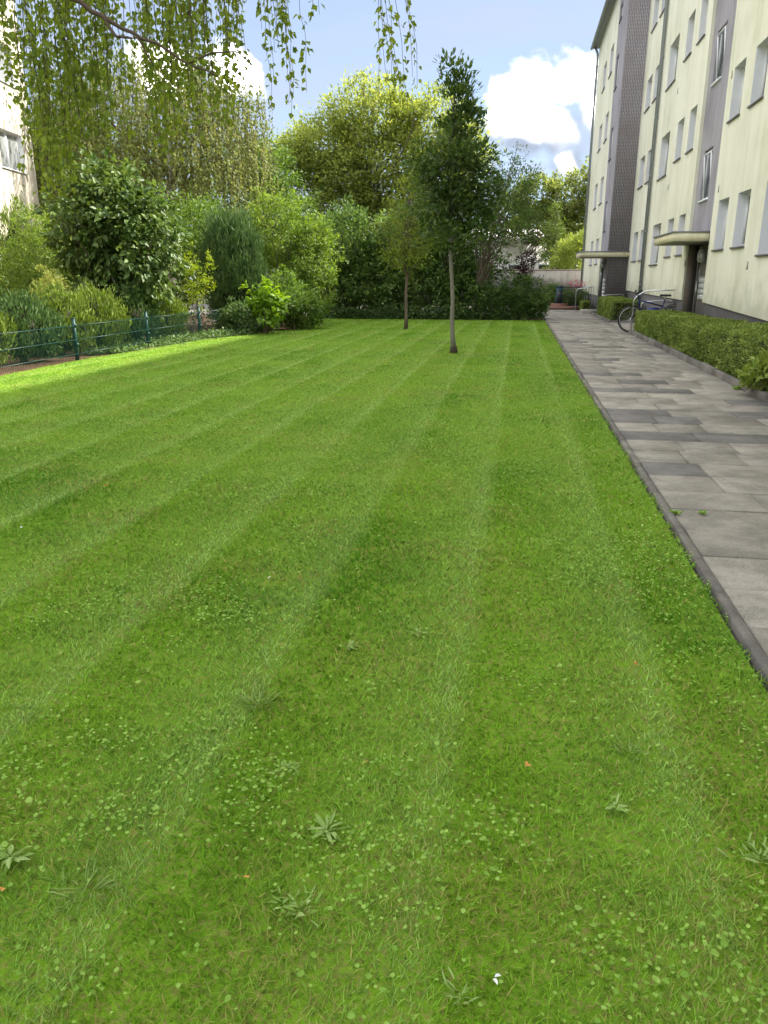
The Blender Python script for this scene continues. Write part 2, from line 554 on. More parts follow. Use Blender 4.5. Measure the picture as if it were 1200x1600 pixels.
def leaves(P, D, N, L, Wd, tint, name, mat, parent, shape='rhomb', fold=0.18):
    """one mesh of many separate leaves: P base, D axis, N rough normal, L length, Wd width"""
    P = np.asarray(P, float)
    n = len(P)
    D = unit(D)
    S = unit(np.cross(D, N))
    U = np.cross(S, D)
    L = np.broadcast_to(L, (n,))[:, None]
    Wd = np.broadcast_to(Wd, (n,))[:, None] * 0.5
    lift = U * Wd * fold * 2
    if shape == 'rhomb':
        mid = P + D * L * 0.42
        V = np.stack([P, mid + S * Wd + lift, P + D * L, mid - S * Wd + lift], 1)
        F = np.array([[0, 1, 2], [0, 2, 3]])
        k = 4
    elif shape == 'oval':
        m1, m2 = P + D * L * 0.28, P + D * L * 0.68
        tip = P + D * L - U * L * 0.12
        V = np.stack([P, m1 + S * Wd * 0.9 + lift, m2 + S * Wd * 0.82 + lift * 0.7, tip,
                      m2 - S * Wd * 0.82 + lift * 0.7, m1 - S * Wd * 0.9 + lift], 1)
        F = np.array([[0, 1, 2], [0, 2, 3], [0, 3, 4], [0, 4, 5]])
        k = 6
    else:                                     # needle / blade
        V = np.stack([P - S * Wd, P + S * Wd, P + D * L], 1)
        F = np.array([[0, 1, 2]])
        k = 3
    fs = (F[None] + (np.arange(n) * k)[:, None, None]).reshape(-1, 3)
    mb = MB()
    mb.add(V.reshape(-1, 3), [fs])
    return mb.build(name, mat, parent, attrs={'tint': np.repeat(np.clip(tint, 0, 1), k)})

def rand_dirs(n, r):
    return unit(r.normal(size=(n, 3)))

def clump_centres(lobes, n, r, inner=0.55, rough=0.16):
    vol = np.array([l[3] * l[4] * l[5] for l in lobes]) ** 0.75
    idx = r.choice(len(lobes), n, p=vol / vol.sum())
    lb = np.array(lobes)[idx]
    d = rand_dirs(n, r)
    rad = inner + (1 - inner) * r.random(n) ** 0.55
    rad = rad * (1 + rough * r.normal(size=n))
    return lb[:, :3] + d * lb[:, 3:6] * rad[:, None], d, idx

def crown(parent, lobes, mat, n_clump, per, cr, leaf, wid, seed, shape='rhomb', droop=0.25, upw=0.3,
          inner=0.5, name='crown', zmin=None, spread=1.0, tb=0.0, keep=None):
    """foliage as clumps of separate leaves through the lobes' volume"""
    r = np.random.default_rng(seed)
    C, d, _ = clump_centres(lobes, n_clump, r, inner)
    if keep is not None:
        C = C[keep(C)]
    n = len(C)
    ctint = r.random(n)
    sz = 0.6 + 0.8 * r.random(n)
    k = np.repeat(np.arange(n), per)
    off = rand_dirs(len(k), r) * (r.random(len(k)) ** 0.5)[:, None] * (cr * sz[k])[:, None]
    off[:, 2] *= 0.75
    P = C[k] + off
    if zmin is not None:
        P[:, 2] = np.maximum(P[:, 2], zmin + r.random(len(k)) * 0.12)
    mid = np.mean([l[:3] for l in lobes], axis=0)
    outw = unit(P - mid)
    D = unit(off / cr * 0.7 + outw * 0.5 + r.normal(size=P.shape) * 0.5 * spread + np.array([0, 0, upw - droop]))
    N = unit(np.array([0, 0, 0.9]) + outw * 0.5 + r.normal(size=P.shape) * 0.45)
    L = leaf * (0.65 + 0.7 * r.random(len(k)))
    t = 0.12 + 0.5 * ctint[k] + 0.6 * (r.random(len(k)) - 0.5) + tb
    leaves(P, D, N, L, L * wid, t, name, mat, parent, shape)
    return C

def limb(mb, a, b, r0, r1, r, sag=0.12, n=6, sides=6, kink=0.06):
    a, b = np.asarray(a, float), np.asarray(b, float)
    t = np.linspace(0, 1, n)[:, None]
    ln = np.linalg.norm(b - a)
    p = a + (b - a) * t
    p[:, 2] += np.sin(t[:, 0] * np.pi) * ln * sag
    p[1:-1] += r.normal(size=(n - 2, 3)) * ln * kink * 0.5
    mb.tube(p, r0 + (r1 - r0) * t[:, 0], sides, cap=False)
    return p

def woody(parent, base, tops, r0, mat, seed, name='trunk', fork=None, n_limb=30, C=None, rl=0.25):
    """trunk through given points, then limbs out to foliage clumps C"""
    r = np.random.default_rng(seed)
    mb = MB()
    pts = np.array([base] + list(tops), float)
    tt = np.linspace(0, 1, 14)
    seg = np.linspace(0, 1, len(pts))
    P = np.stack([np.interp(tt, seg, pts[:, i]) for i in range(3)], 1)
    P[1:-1, :2] += r.normal(size=(12, 2)) * r0 * 0.18
    rad = r0 * (1.0 - 0.8 * tt)
    rad[0] *= 1.35
    mb.tube(P, rad, 10)
    if C is not None and len(C):
        sel = C[r.choice(len(C), min(n_limb, len(C)), replace=False)]
        for c in sel:
            zf = fork if fork is not None else 0.3
            h = pts[0, 2] + (pts[-1, 2] - pts[0, 2]) * (zf + (1 - zf) * 0.85 * r.random())
            h = min(h, c[2] - 0.05) if c[2] > P[3, 2] else P[4, 2]
            i = int(np.argmin(abs(P[:, 2] - h)))
            limb(mb, P[i], c, rad[i] * rl + 0.004, 0.004 + r0 * 0.03, r, 0.05)
    return mb.build(name, mat, parent, smooth=True)

def stems(parent, base, C, r0, mat, seed, n=8, spread=0.25, name='woody_stem'):
    r = np.random.default_rng(seed)
    mb = MB()
    sel = C[r.choice(len(C), min(n, len(C)), replace=False)]
    for c in sel:
        a = np.array(base) + np.array([*(r.normal(size=2) * spread), 0])
        limb(mb, a, c, r0 * (0.6 + 0.6 * r.random()), r0 * 0.25, r, 0.02, 7, 6, 0.05)
    return mb.build(name, mat, parent, smooth=True)

# ================================================================== GROUND
def sheet(name, poly, z, mat, kind='structure'):
    mb = MB()
    mb.add([(x, y, z) for x, y in poly], [np.array([list(range(len(poly)))])])
    return tag(mb.build(name, mat), kind=kind)

sheet('ground', [(-260, -60), (260, -60), (260, 420), (-260, 420)], -0.08, 'ground')
LX = [(-30, -8.55), (10, -8.6), (14.5, -8.72), (20, -8.35), (22.7, -7.55), (26, -7.0), (29, -7.3), (31.35, -8.3)]
lx_y = np.array([p[0] for p in LX], float)
lx_x = np.array([p[1] for p in LX], float)
lawn_left = lambda y: np.interp(y, lx_y, lx_x)
LAWN_R, LAWN_END = 1.075, 31.35
sheet('lawn', [(LAWN_R, -10), (LAWN_R, LAWN_END)] + [(x, y) for y, x in reversed(LX[1:])] + [(-8.55, -10)], -0.012, 'soil')
sheet('planting_bed', [(-26, -10), (-8.5, -10), (-8.3, 20), (-6.9, 26), (-8.2, 31.3), (1.1, 31.3), (1.1, 34.4), (-26, 34.4)], -0.03, 'mulch')
M['yard'] = ground_mat('pale_paving', (0.22, 0.21, 0.19), (0.17, 0.16, 0.15), (0.25, 0.24, 0.22), 1.0, 30, 0.2)
sheet('yard_paving', [(-24, 34.6), (1.05, 34.6), (1.05, 47.6), (-24, 47.6)], -0.04, 'yard')
sheet('hedge_bed', [(3.43, -8), (4.72, -8), (4.72, 24.4), (3.43, 24.4)], 0.03, 'mulch')
sheet('far_bed', [(3.43, 29.95), (4.72, 29.95), (4.72, 36.1), (3.43, 36.1)], 0.03, 'mulch')

# ================================================================== PATH of slabs
path = MB()
path.add([(1.07, -6, -0.035), (3.44, -6, -0.035), (3.44, 42.6, -0.035), (1.07, 42.6, -0.035)], [(0, 1, 2, 3)])
path.add([(3.44, 24.42, -0.035), (5.2, 24.42, -0.035), (5.2, 29.93, -0.035), (3.44, 29.93, -0.035)], [(0, 1, 2, 3)])
path = tag(path.build('path', 'joint'), kind='structure')
pr = random.Random(11)
slab_mesh = {}
def slab(wd, dp, mat, x, y):
    key = (round(wd, 2), round(dp, 2), mat)
    if key not in slab_mesh:
        o = bev_box('paving_slab', -wd / 2, wd / 2, -dp / 2, dp / 2, -0.05, 0.0, mat, None, 0.005)
        slab_mesh[key] = o.data
    else:
        o = bpy.data.objects.new('paving_slab', slab_mesh[key])
        COL.objects.link(o)
    o.parent = path
    o.location = (x, y, pr.uniform(-0.004, 0.004))
    o.rotation_euler = (pr.gauss(0, 0.003), pr.gauss(0, 0.003), pr.gauss(0, 0.002))
    return o
ROW, GAP = 0.50, 0.010
PX0, PX1 = 1.165, 3.345
DARK = {(9.6, 0): 1, (8.5, 0): 1, (6.9, 0): 1, (11.7, 1): 1}
y = 0.6
row = 0
while y < 41.6:
    W = PX1 - PX0
    pats = [[0.5, 0.75, 0.5, 0.43], [0.75, 0.75, 0.68], [0.43, 0.5, 0.75, 0.5], [0.68, 0.75, 0.75], [0.5, 0.5, 0.68, 0.5], [0.75, 0.68, 0.75]]
    pat = pats[(row * 2 + pr.randint(0, 1)) % 6]
    s = W / sum(pat)
    x = PX0
    shade_row = pr.random() < 0.10
    for k, wd in enumerate(pat):
        wd = round(wd * s, 3)
        mat = pr.choices(['slab_light', 'slab_mid', 'slab_dark'], [0.56, 0.32, 0.12])[0]
        if any(abs(y + ROW / 2 - d[0]) < 0.26 and d[1] == k for d in DARK):
            mat = 'slab_dark'
        if shade_row and mat == 'slab_light':
            mat = 'slab_mid'
        slab(wd - GAP, ROW - GAP, mat, x + wd / 2, y + ROW / 2)
        x += wd
    y += ROW
    row += 1
yy = 24.45
while yy < 29.7:
    for x0, wd in ((3.36, 1.26),):
        slab(wd - GAP, ROW - GAP, pr.choice(['slab_light', 'slab_mid', 'slab_light']), x0 + wd / 2, yy + ROW / 2)
    yy += ROW
# edging stones along the lawn, kerb along the hedges
def run_of(name, mat, x0, x1, z0, z1, ya, yb, ln, tilt):
    me = None
    y = ya
    while y < yb - 0.05:
        l2 = min(ln, yb - y)
        if me is None or abs(l2 - ln) > 1e-6:
            o = bev_box(name, x0 - (x0 + x1) / 2, x1 - (x0 + x1) / 2, -l2 / 2, l2 / 2, z0, z1, mat, None, 0.008)
            if me is None: me = o.data
            o.data.name = name
        else:
            o = bpy.data.objects.new(name, me)
            COL.objects.link(o)
        o.parent = path
        o.location = ((x0 + x1) / 2 + pr.gauss(0, 0.004), y + l2 / 2, pr.gauss(0, 0.004))
        o.rotation_euler = (pr.gauss(0, 0.003), pr.gauss(0, tilt), pr.gauss(0, 0.004))
        y += ln + 0.008
run_of('edging_stone', 'kerb', 1.10, 1.155, -0.1, 0.012, -2, 31.4, 0.99, 0.03)
run_of('kerb_stone', 'kerb', 3.352, 3.428, -0.1, 0.105, -2, 24.42, 0.99, 0.015)
run_of('kerb_stone', 'kerb', 3.352, 3.428, -0.1, 0.085, 29.95, 41.0, 0.99, 0.015)
kb = bev_box('kerb_stone', 3.44, 4.3, 29.93, 30.0, -0.1, 0.085, 'kerb', path, 0.008)

M['jamb'] = simple('jamb_stone', (0.15, 0.125, 0.105), 0.6, var=0.3, scale=9)
# ================================================================== RIGHT APARTMENT BUILDING
bld = empty('apartment_building', (4.65, 20, 0), 'four storey cream apartment block with grey stairwell strips along the paved path', 'building')
SILLS = [2.23, 5.05, 7.86, 10.67]
XF, XW, XR = 4.65, 3.80, 4.97
XS = 4.735
TOPZ = 13.6
nb = np.interp

def window(root, x, y0, y1, z0, z1, depth=0.19, split=True, sillmat='sill', local=False, blind=0.0, revmat='reveal', gl='glass'):
    f = MB()
    xa, xb = x + depth, x + depth + 0.06
    t = 0.065
    f.box(xa, xb, y0, y1, z0, z0 + t).box(xa, xb, y0, y1, z1 - t, z1)
    f.box(xa, xb, y0, y0 + t, z0 + t, z1 - t).box(xa, xb, y1 - t, y1, z0 + t, z1 - t)
    if split:
        ym = y0 + (y1 - y0) * 0.5
        f.box(xa - 0.004, xb, ym - 0.05, ym + 0.05, z0 + t, z1 - t)
    fr = f.build('window', 'white', root, local=local)
    g = MB()
    g.add([(xa + 0.03, y0 + t, z0 + t), (xa + 0.03, y1 - t, z0 + t), (xa + 0.03, y1 - t, z1 - t), (xa + 0.03, y0 + t, z1 - t)], [(0, 1, 2, 3)])
    g.build('pane', gl, fr, local=local)
    rv = MB()
    c = [(y0, z0), (y1, z0), (y1, z1), (y0, z1)]
    for i in range(4):
        a, b = c[i], c[(i + 1) % 4]
        rv.add([(x, *a), (x, *b), (xb, *b), (xb, *a)], [(0, 1, 2, 3)])
    rv.build('reveal', revmat, fr, local=local)
    s = MB()
    s.box(x - 0.045, x + depth, y0 - 0.03, y1 + 0.03, z0 - 0.035, z0 + 0.004)
    s.build('sill', sillmat, fr, local=local)
    if blind:
        s = MB()
        s.box(xa - 0.02, xa - 0.004, y0 + 0.01, y1 - 0.01, z1 - (z1 - z0) * blind, z1 - 0.01)
        s.build('roller_shutter', M['shutter'], fr, local=local)
    return fr
M['shutter'] = simple('roller_shutter', (0.62, 0.60, 0.55), 0.6)

def facade(root, name, mat, x, xback, y0, y1, zb, zt, holes, local=False, x_end=None):
    """front with openings, plus ends, back and top; zb(y) gives the lower edge"""
    ys = sorted({y0, y1, *[h[0] for h in holes], *[h[1] for h in holes]})
    zs = sorted({*[h[2] for h in holes], *[h[3] for h in holes]})
    ys = [v for v in ys if y0 <= v <= y1]
    zrows = [None] + [z for z in zs] + [zt]
    m = MB()
    zz = lambda k, yv: zb(yv) if zrows[k] is None else zrows[k]
    for i in range(len(ys) - 1):
        for k in range(len(zrows) - 1):
            yc = (ys[i] + ys[i + 1]) / 2
            zc = (zz(k, yc) + zz(k + 1, yc)) / 2
            if any(h[0] < yc < h[1] and h[2] < zc < h[3] for h in holes):
                continue
            m.add([(x, ys[i], zz(k, ys[i])), (x, ys[i + 1], zz(k, ys[i + 1])), (x, ys[i + 1], zz(k + 1, ys[i + 1])), (x, ys[i], zz(k + 1, ys[i]))], [(0, 3, 2, 1)])
    for yv in (y0, y1):
        m.add([(x, yv, zb(yv)), (xback, yv, zb(yv)), (xback, yv, zt), (x, yv, zt)], [(0, 1, 2, 3)])
    m.add([(x, y0, zt), (xback, y0, zt), (xback, y1, zt), (x, y1, zt)], [(0, 1, 2, 3)])
    m.add([(x, y0, zb(y0)), (xback, y0, zb(y0)), (xback, y1, zb(y1)), (x, y1, zb(y1))], [(0, 1, 2, 3)])
    m.add([(xback, y0, zb(y0)), (xback, y0, zt), (xback, y1, zt), (xback, y1, zb(y1))], [(0, 1, 2, 3)])
    return m.build(name, mat, root, local=local)

XB = 14.5
near_cols = [(19.84, 20.8, 0), (18.1, 19.08, 0), (15.55, 17.05, 1), (12.6, 13.6, 0), (10.9, 11.9, 0), (7.9, 9.4, 1), (4.6, 5.6, 0), (2.0, 3.0, 0), (-1.6, -0.1, 1), (-4.8, -3.8, 0)]
mid_cols = [(24.66, 25.58, 0), (26.4, 27.4, 0), (28.7, 30.3, 1), (32.05, 33.25, 0), (33.9, 35.15, 0)]
def holes_of(cols, dz=0.0):
    return [(a, b, s - (0.21 if low else 0) + dz, s + 1.12 + dz) for a, b, low in cols for s in SILLS]
wr = random.Random(5)
zb_near = lambda y: float(np.interp(y, [-9, 5, 15.8, 21.35], [0.55, 0.55, 0.81, 0.99]))
zb_mid = lambda y: float(np.interp(y, [24.0, 36.2], [0.97, 1.05]))
H = holes_of(near_cols)
facade(bld, 'wall', 'cream', XF, XB, -9, 21.35, zb_near, TOPZ, H)
for h in H: window(bld, XF, *h)
H = holes_of(mid_cols)
facade(bld, 'wall', 'cream', XF, XB, 24.0, 36.2, zb_mid, TOPZ, H)
for i, h in enumerate(H): window(bld, XF, *h, split=(h[1] - h[0] > 1.1))
# plinths stand a little back under the render
def plinth(x, y0, y1, zt):
    m = MB()
    m.box(x + 0.035, XB - 0.1, y0 + 0.01, y1 - 0.01, -0.1, zt)
    m.build('plinth', 'plinth', bld)
plinth(XF, -9, 21.35, 1.05); plinth(XF, 24.0, 36.2, 1.1)
# near stairwell: recessed lilac-grey strip
ST = [(22.5, 23.45, 3.55, 4.80), (22.5, 23.45, 6.36, 7.60), (22.5, 23.45, 9.17, 10.42), (22.5, 23.45, 11.9, 12.9)]
facade(bld, 'stairwell_wall', 'lilac', XS, XB - 0.05, 21.352, 23.998, lambda y: 2.72, TOPZ - 0.01, ST)
for h in ST:
    fr = window(bld, XS, *h, depth=0.07, split=False, sillmat='white', revmat='lilac')
for h in ST[:2]:
    m = MB()                                # tilted-open sash inside the frame
    m.tube([(XS - 0.01, h[0] + 0.1, h[3] - 0.12), (XS + 0.07, h[0] + 0.1, h[2] + 0.1)], 0.022, 6)
    m.tube([(XS - 0.01, h[0] + 0.1, h[3] - 0.12), (XS - 0.01, h[1] - 0.1, h[3] - 0.12)], 0.022, 6)
    m.tube([(XS - 0.01, h[1] - 0.1, h[3] - 0.12), (XS + 0.07, h[1] - 0.1, h[2] + 0.1)], 0.022, 6)
    m.build('sash', 'white', bld)
# entrance under it
m = MB(); m.box(XR, XR + 0.1, 21.355, 23.5, 0.1, 2.71); m.build('entrance_panel', 'stone', bld)
m = MB(); m.box(XR + 0.02, XR + 0.1, 23.5, 23.99, 0.1, 2.71); d = m.build('door', 'door', bld)
m = MB(); m.box(XR, XR + 0.02, 23.52, 23.58, 0.15, 2.42).box(XR, XR + 0.02, 23.91, 23.97, 0.15, 2.42).box(XR, XR + 0.02, 23.58, 23.91, 2.3, 2.42).box(XR, XR + 0.02, 23.58, 23.91, 0.15, 0.4); m.build('door_frame', M['stone'], d)
m = MB(); m.box(XR + 0.008, XR + 0.018, 23.59, 23.90, 0.42, 2.28); m.build('door_pane', 'glass', d)
m = MB(); m.tube([(XR - 0.04, 23.55, 0.95), (XR - 0.04, 23.55, 1.5)], 0.018, 8); m.box(XR - 0.04, XR, 23.54, 23.56, 1.0, 1.02).box(XR - 0.04, XR, 23.54, 23.56, 1.44, 1.46); m.build('handle', 'steel', d)
m = MB(); m.box(XF + 0.05, XR - 0.001, 23.975, 23.998, 0.1, 2.46); m.build('door_jamb', 'jamb', bld)
lb = MB(); lb.box(XR - 0.012, XR, 22.6, 23.42, 0.98, 1.62); lb = lb.build('letterbox_panel', 'panel', bld)
for k in range(4):
    m = MB(); z = 1.02 + k * 0.145
    m.box(XR - 0.03, XR - 0.012, 22.66, 23.36, z, z + 0.11).box(XR - 0.04, XR - 0.03, 22.72, 23.3, z + 0.07, z + 0.095)
    m.build('letterbox', 'white', lb)
m = MB(); m.box(XR - 0.16, XR, 22.95, 23.2, 1.98, 2.3).box(XR - 0.19, XR - 0.16, 23.0, 23.15, 2.03, 2.25); m.build('entrance_lamp', 'panel', bld)
# doorstep
m = MB(); m.box(4.05, XR, 21.5, 24.3, -0.05, 0.12).box(3.75, 4.05, 22.3, 24.3, -0.05, 0.05); m.build('doorstep', 'kerb', bld)

def canopy(x0, x1, y0, y1, z0, z1):
    m = MB(); m.box(x0, x1, y0, y1, z0, z1); c = m.build('canopy', 'canopy', bld)
    m = MB(); m.box(x0 - 0.03, x1, y0 - 0.03, y1 + 0.03, z1, z1 + 0.035); m.build('roof_flashing', 'zinc', c)
    m = MB(); m.box(x0 + 0.03, x1 - 0.01, y0 + 0.03, y1 - 0.03, z0 - 0.012, z0 - 0.002); m.build('soffit', 'soffit', c)
canopy(3.80, XR + 0.05, 21.4, 24.35, 2.47, 2.67)
canopy(2.62, XF + 0.02, 35.95, 38.9, 2.44, 2.64)

# far wing: stands forward, brick side wall towards the path
WY0, WY1, WS = 36.2, 49.2, 39.7
m = MB(); m.box(XW, XB - 1, WY0, WY0 + 0.388, -0.1, TOPZ + 0.1); m.build('brick_wall', 'brick', bld)
WST = [(38.35, 39.25, 3.62, 4.9), (38.35, 39.25, 6.65, 7.95), (38.35, 39.25, 9.5, 10.8), (38.35, 39.25, 12.15, 12.75)]
facade(bld, 'stairwell_wall', 'lilac', XW, XB - 1.2, WY0 + 0.39, WS, lambda y: 2.66, TOPZ + 0.1, WST)
for h in WST: window(bld, XW, *h, depth=0.07, split=False, sillmat='sill', revmat='lilac')
WH = [(a, b, s, s + 1.2) for a, b in ((41.0, 42.35), (44.0, 45.4)) for s in SILLS]
facade(bld, 'wall', 'cream', XW, XB - 1, WS + 0.002, WY1, lambda y: 0.75, TOPZ + 0.1, WH)
for h in WH: window(bld, XW, *h)
m = MB(); m.box(XW + 0.035, XB - 1.1, WS, WY1 - 0.02, -0.1, 0.8); m.build('plinth', 'plinth', bld)
m = MB(); m.box(XW + 0.01, XW + 0.1, WY0 + 0.4, WS, -0.1, 2.64); m.build('entrance_panel', 'stone', bld)
m = MB(); m.box(XW - 0.03, XW + 0.01, 37.9, 38.95, 0.1, 2.3); d = m.build('door', 'door', bld)
m = MB(); m.box(XW - 0.045, XW - 0.03, 38.0, 38.85, 0.4, 2.2); m.build('door_pane', 'glass', d)
for k in range(5):
    m = MB(); m.box(XW - 0.04, XW + 0.01, 36.75, 37.3, 0.72 + k * 0.17, 0.85 + k * 0.17); m.build('letterbox', 'white', bld)
m = MB(); m.box(XW - 0.12, XW + 0.01, 37.4, 37.6, 2.0, 2.28); m.build('entrance_lamp', 'panel', bld)
# roof edges
m = MB(); m.box(XF - 0.32, XB + 0.3, -9.3, 36.15, TOPZ, TOPZ + 0.22); rf = m.build('roof', 'zinc', bld)
m = MB(); m.tube([(XF - 0.4, -9.3, TOPZ + 0.02), (XF - 0.4, 36.15, TOPZ + 0.02)], 0.075, 8); m.build('gutter', 'pipe', rf)
m = MB(); m.box(XW - 0.32, XB - 0.7, 36.16, WY1 + 0.3, TOPZ + 0.1, TOPZ + 0.32); rf = m.build('roof', 'zinc', bld)
m = MB(); m.tube([(XW - 0.4, 36.16, TOPZ + 0.12), (XW - 0.4, WY1 + 0.3, TOPZ + 0.12)], 0.075, 8); m.build('gutter', 'pipe', rf)
def downpipe(x, y, zt, zb=0.1):
    m = MB(); m.tube([(x - 0.25, y, zt), (x - 0.085, y, zt - 0.35), (x - 0.085, y, zb)], 0.065, 10); p = m.build('downpipe', 'pipe', bld, smooth=True)
    for z in np.arange(1.3, zt - 0.6, 1.9):
        q = MB(); q.tube([(x - 0.085, y, z), (x - 0.085, y, z + 0.05)], 0.066, 10); q.box(x - 0.06, x + 0.005, y - 0.015, y + 0.015, z + 0.01, z + 0.04); q.build('bracket', 'pipe', p)
downpipe(XF, 31.45, TOPZ); downpipe(XW, WY1 - 0.12, TOPZ + 0.1)
# small wall vents
for (yv, zv) in ((20.95, 6.0), (20.95, 3.55), (20.9, 8.9), (28.0, 4.3), (28.0, 7.1), (17.6, 1.75), (23.98, 1.9)):
    m = MB(); m.box(XF - 0.006, XF + 0.002, yv, yv + 0.09, zv, zv + 0.16); m.build('vent', 'soffit', bld)

# ================================================================== LEFT BUILDING
lbd = empty('apartment_building', (-18.0, 28.6, 0), 'pale cream house corner with white windows behind the overhanging birch twigs', 'building', rz=R(190))
LH = [(0.85, 2.7, s, s + 1.25) for s in (2.4, 5.2, 8.0, 10.8)] + [(5.0, 6.8, s, s + 1.25) for s in (2.4, 5.2, 8.0, 10.8)] + [(8.2, 9.6, s, s + 1.25) for s in (2.4, 5.2, 8.0, 10.8)]
facade(lbd, 'wall', 'cream_warm', 0, 10, 0, 22, lambda y: -0.1, 13.6, LH, local=True)
for h in LH: window(lbd, 0, *h, depth=0.16, local=True, sillmat='white', gl='glass_pale')
m = MB(); m.box(-0.35, 10.4, -0.35, 22.3, 13.6, 13.85); m.build('roof', 'zinc', lbd, local=True)

# ================================================================== HOUSE, WALL AND GATE AT THE END OF THE PATH
hs = empty('house', (0.5, 66, 0), 'low white house with a shallow roof beyond the concrete wall', 'house')
m = MB(); m.box(-7.5, 3.0, 66, 74, -0.1, 4.15); m.build('wall', 'house', hs)
m = MB(); m.add([(-7.9, 65.6, 4.15), (3.3, 65.6, 4.15), (3.3, 74.4, 4.15), (-7.9, 74.4, 4.15), (-7.9, 70, 5.5), (3.3, 70, 5.5)], [np.array([[0, 1, 5, 4], [2, 3, 4, 5]]), np.array([[1, 2, 5], [3, 0, 4]]), np.array([[0, 3, 2, 1]])])
m.build('roof', M['house'], hs)
for x0 in (-6.2, -3.6, -0.9, 1.5):
    m = MB(); m.box(x0, x0 + 1.1, 65.96, 66.0, 1.2, 2.6); f = m.build('window', 'white', hs)
    m = MB(); m.box(x0 + 0.08, x0 + 1.02, 65.94, 65.96, 1.28, 2.52); m.build('pane', 'glass', f)
m = MB(); m.box(-9, 4.2, 60.0, 61.2, 1.9, 2.15); m.build('porch_roof', 'tile', hs)
for x0 in (-8.8, -4, 0.2, 3.9):
    m = MB(); m.box(x0, x0 + 0.15, 60.1, 60.25, -0.1, 1.9); m.build('post', 'house', hs)
cw = MB(); cw.box(-6.0, 4.4, 50.2, 50.45, -0.1, 1.98); cw = tag(cw.build('garden_wall', 'wallgrey'), 'weathered grey concrete wall closing the end of the path', 'wall')
m = MB(); m.box(-6.05, 4.45, 50.15, 50.5, 1.98, 2.05); m.build('coping', 'kerb', cw)

gf = empty('railing', (3.0, 43, 0), 'low black iron railing across the end of the path', 'railing')
m = MB(); m.box(2.36, 4.1, 42.98, 43.02, 1.08, 1.12); m.build('top_rail', 'iron', gf)
m = MB(); m.box(2.36, 4.1, 42.98, 43.02, 0.12, 0.16); m.build('bottom_rail', 'iron', gf)
b0 = None
for k in range(14):
    if b0 is None:
        m = MB(); m.tube([(2.42, 43, 0.14), (2.42, 43, 1.1)], 0.014, 6); b0 = m.build('bar', 'iron', gf)
        o = b0
    else:
        o = b0.copy(); COL.objects.link(o); o.parent = gf
        o.location = (k * 0.125, 0, 0)
gb = empty('post_box', (2.17, 42.9, 0), 'dark teal upright cabinet beside the iron railing', 'cabinet')
m = MB(); m.box(2.0, 2.34, 42.8, 43.05, 0.0, 1.12); m.build('cabinet_body', 'teal', gb)
m = MB(); m.box(1.98, 2.36, 42.77, 43.08, 1.12, 1.16); m.build('lid', 'teal', gb)
m = MB(); m.box(2.06, 2.28, 42.785, 42.8, 0.3, 0.95); m.build('door', 'iron', gb)
st = empty('brick_steps', (2.4, 42.3, 0), 'two low red brick steps at the foot of the railing', 'steps')
m = MB(); m.box(1.75, 3.3, 42.15, 42.6, -0.02, 0.14); m.build('step', 'paver_red', st)
m = MB(); m.box(1.75, 2.6, 42.6, 42.95, -0.02, 0.28); m.build('step', 'paver_red', st)

def rail(name, pts, label, rad=0.021):
    P = []
    pts = [np.array(p, float) for p in pts]
    P.append(pts[0])
    for i in range(1, len(pts) - 1):              # rounded corners
        a, b, c = pts[i - 1], pts[i], pts[i + 1]
        r = min(0.14, np.linalg.norm(b - a) * 0.45, np.linalg.norm(c - b) * 0.45)
        p0, p1 = b + (a - b) / np.linalg.norm(a - b) * r, b + (c - b) / np.linalg.norm(c - b) * r
        for t in np.linspace(0, 1, 6):
            P.append((1 - t) ** 2 * p0 + 2 * t * (1 - t) * b + t * t * p1)
    P.append(pts[-1])
    m = MB(); m.tube(P, rad, 8)
    return tag(m.build(name, 'steel', smooth=True), label, 'handrail')
rail('handrail', [(3.56, 25.6, -0.02), (3.56, 25.6, 0.98), (3.9, 25.6, 1.20), (XF + 0.01, 25.0, 1.23)], 'slanting steel handrail ending at the near entrance wall')
rail('handrail', [(3.72, 25.1, 0), (3.72, 25.1, 0.88), (4.62, 25.0, 0.94), (4.62, 25.0, 0.0)], 'steel hoop rail directly behind the parked bicycle')
rail('handrail', [(2.86, 40.6, 0), (2.86, 40.6, 1.02), (3.7, 40.6, 1.18), (3.7, 40.6, 0.0)], 'tall steel handrail in front of the black iron railing')
rail('handrail', [(3.7, 36.0, 0), (3.7, 35.9, 0.84), (4.55, 35.9, 0.9), (4.55, 35.9, 0.0)], 'low steel rail just above the far clipped hedge')
ws = bev_box('doorstep', 3.0, 3.75, 37.2, 39.2, -0.03, 0.13, 'slab_light', None, 0.01)
tag(ws, 'pale stone step below the far entrance canopy', 'step')

M['frame_blue'] = simple('frame_blue', (0.012, 0.02, 0.10), 0.35)
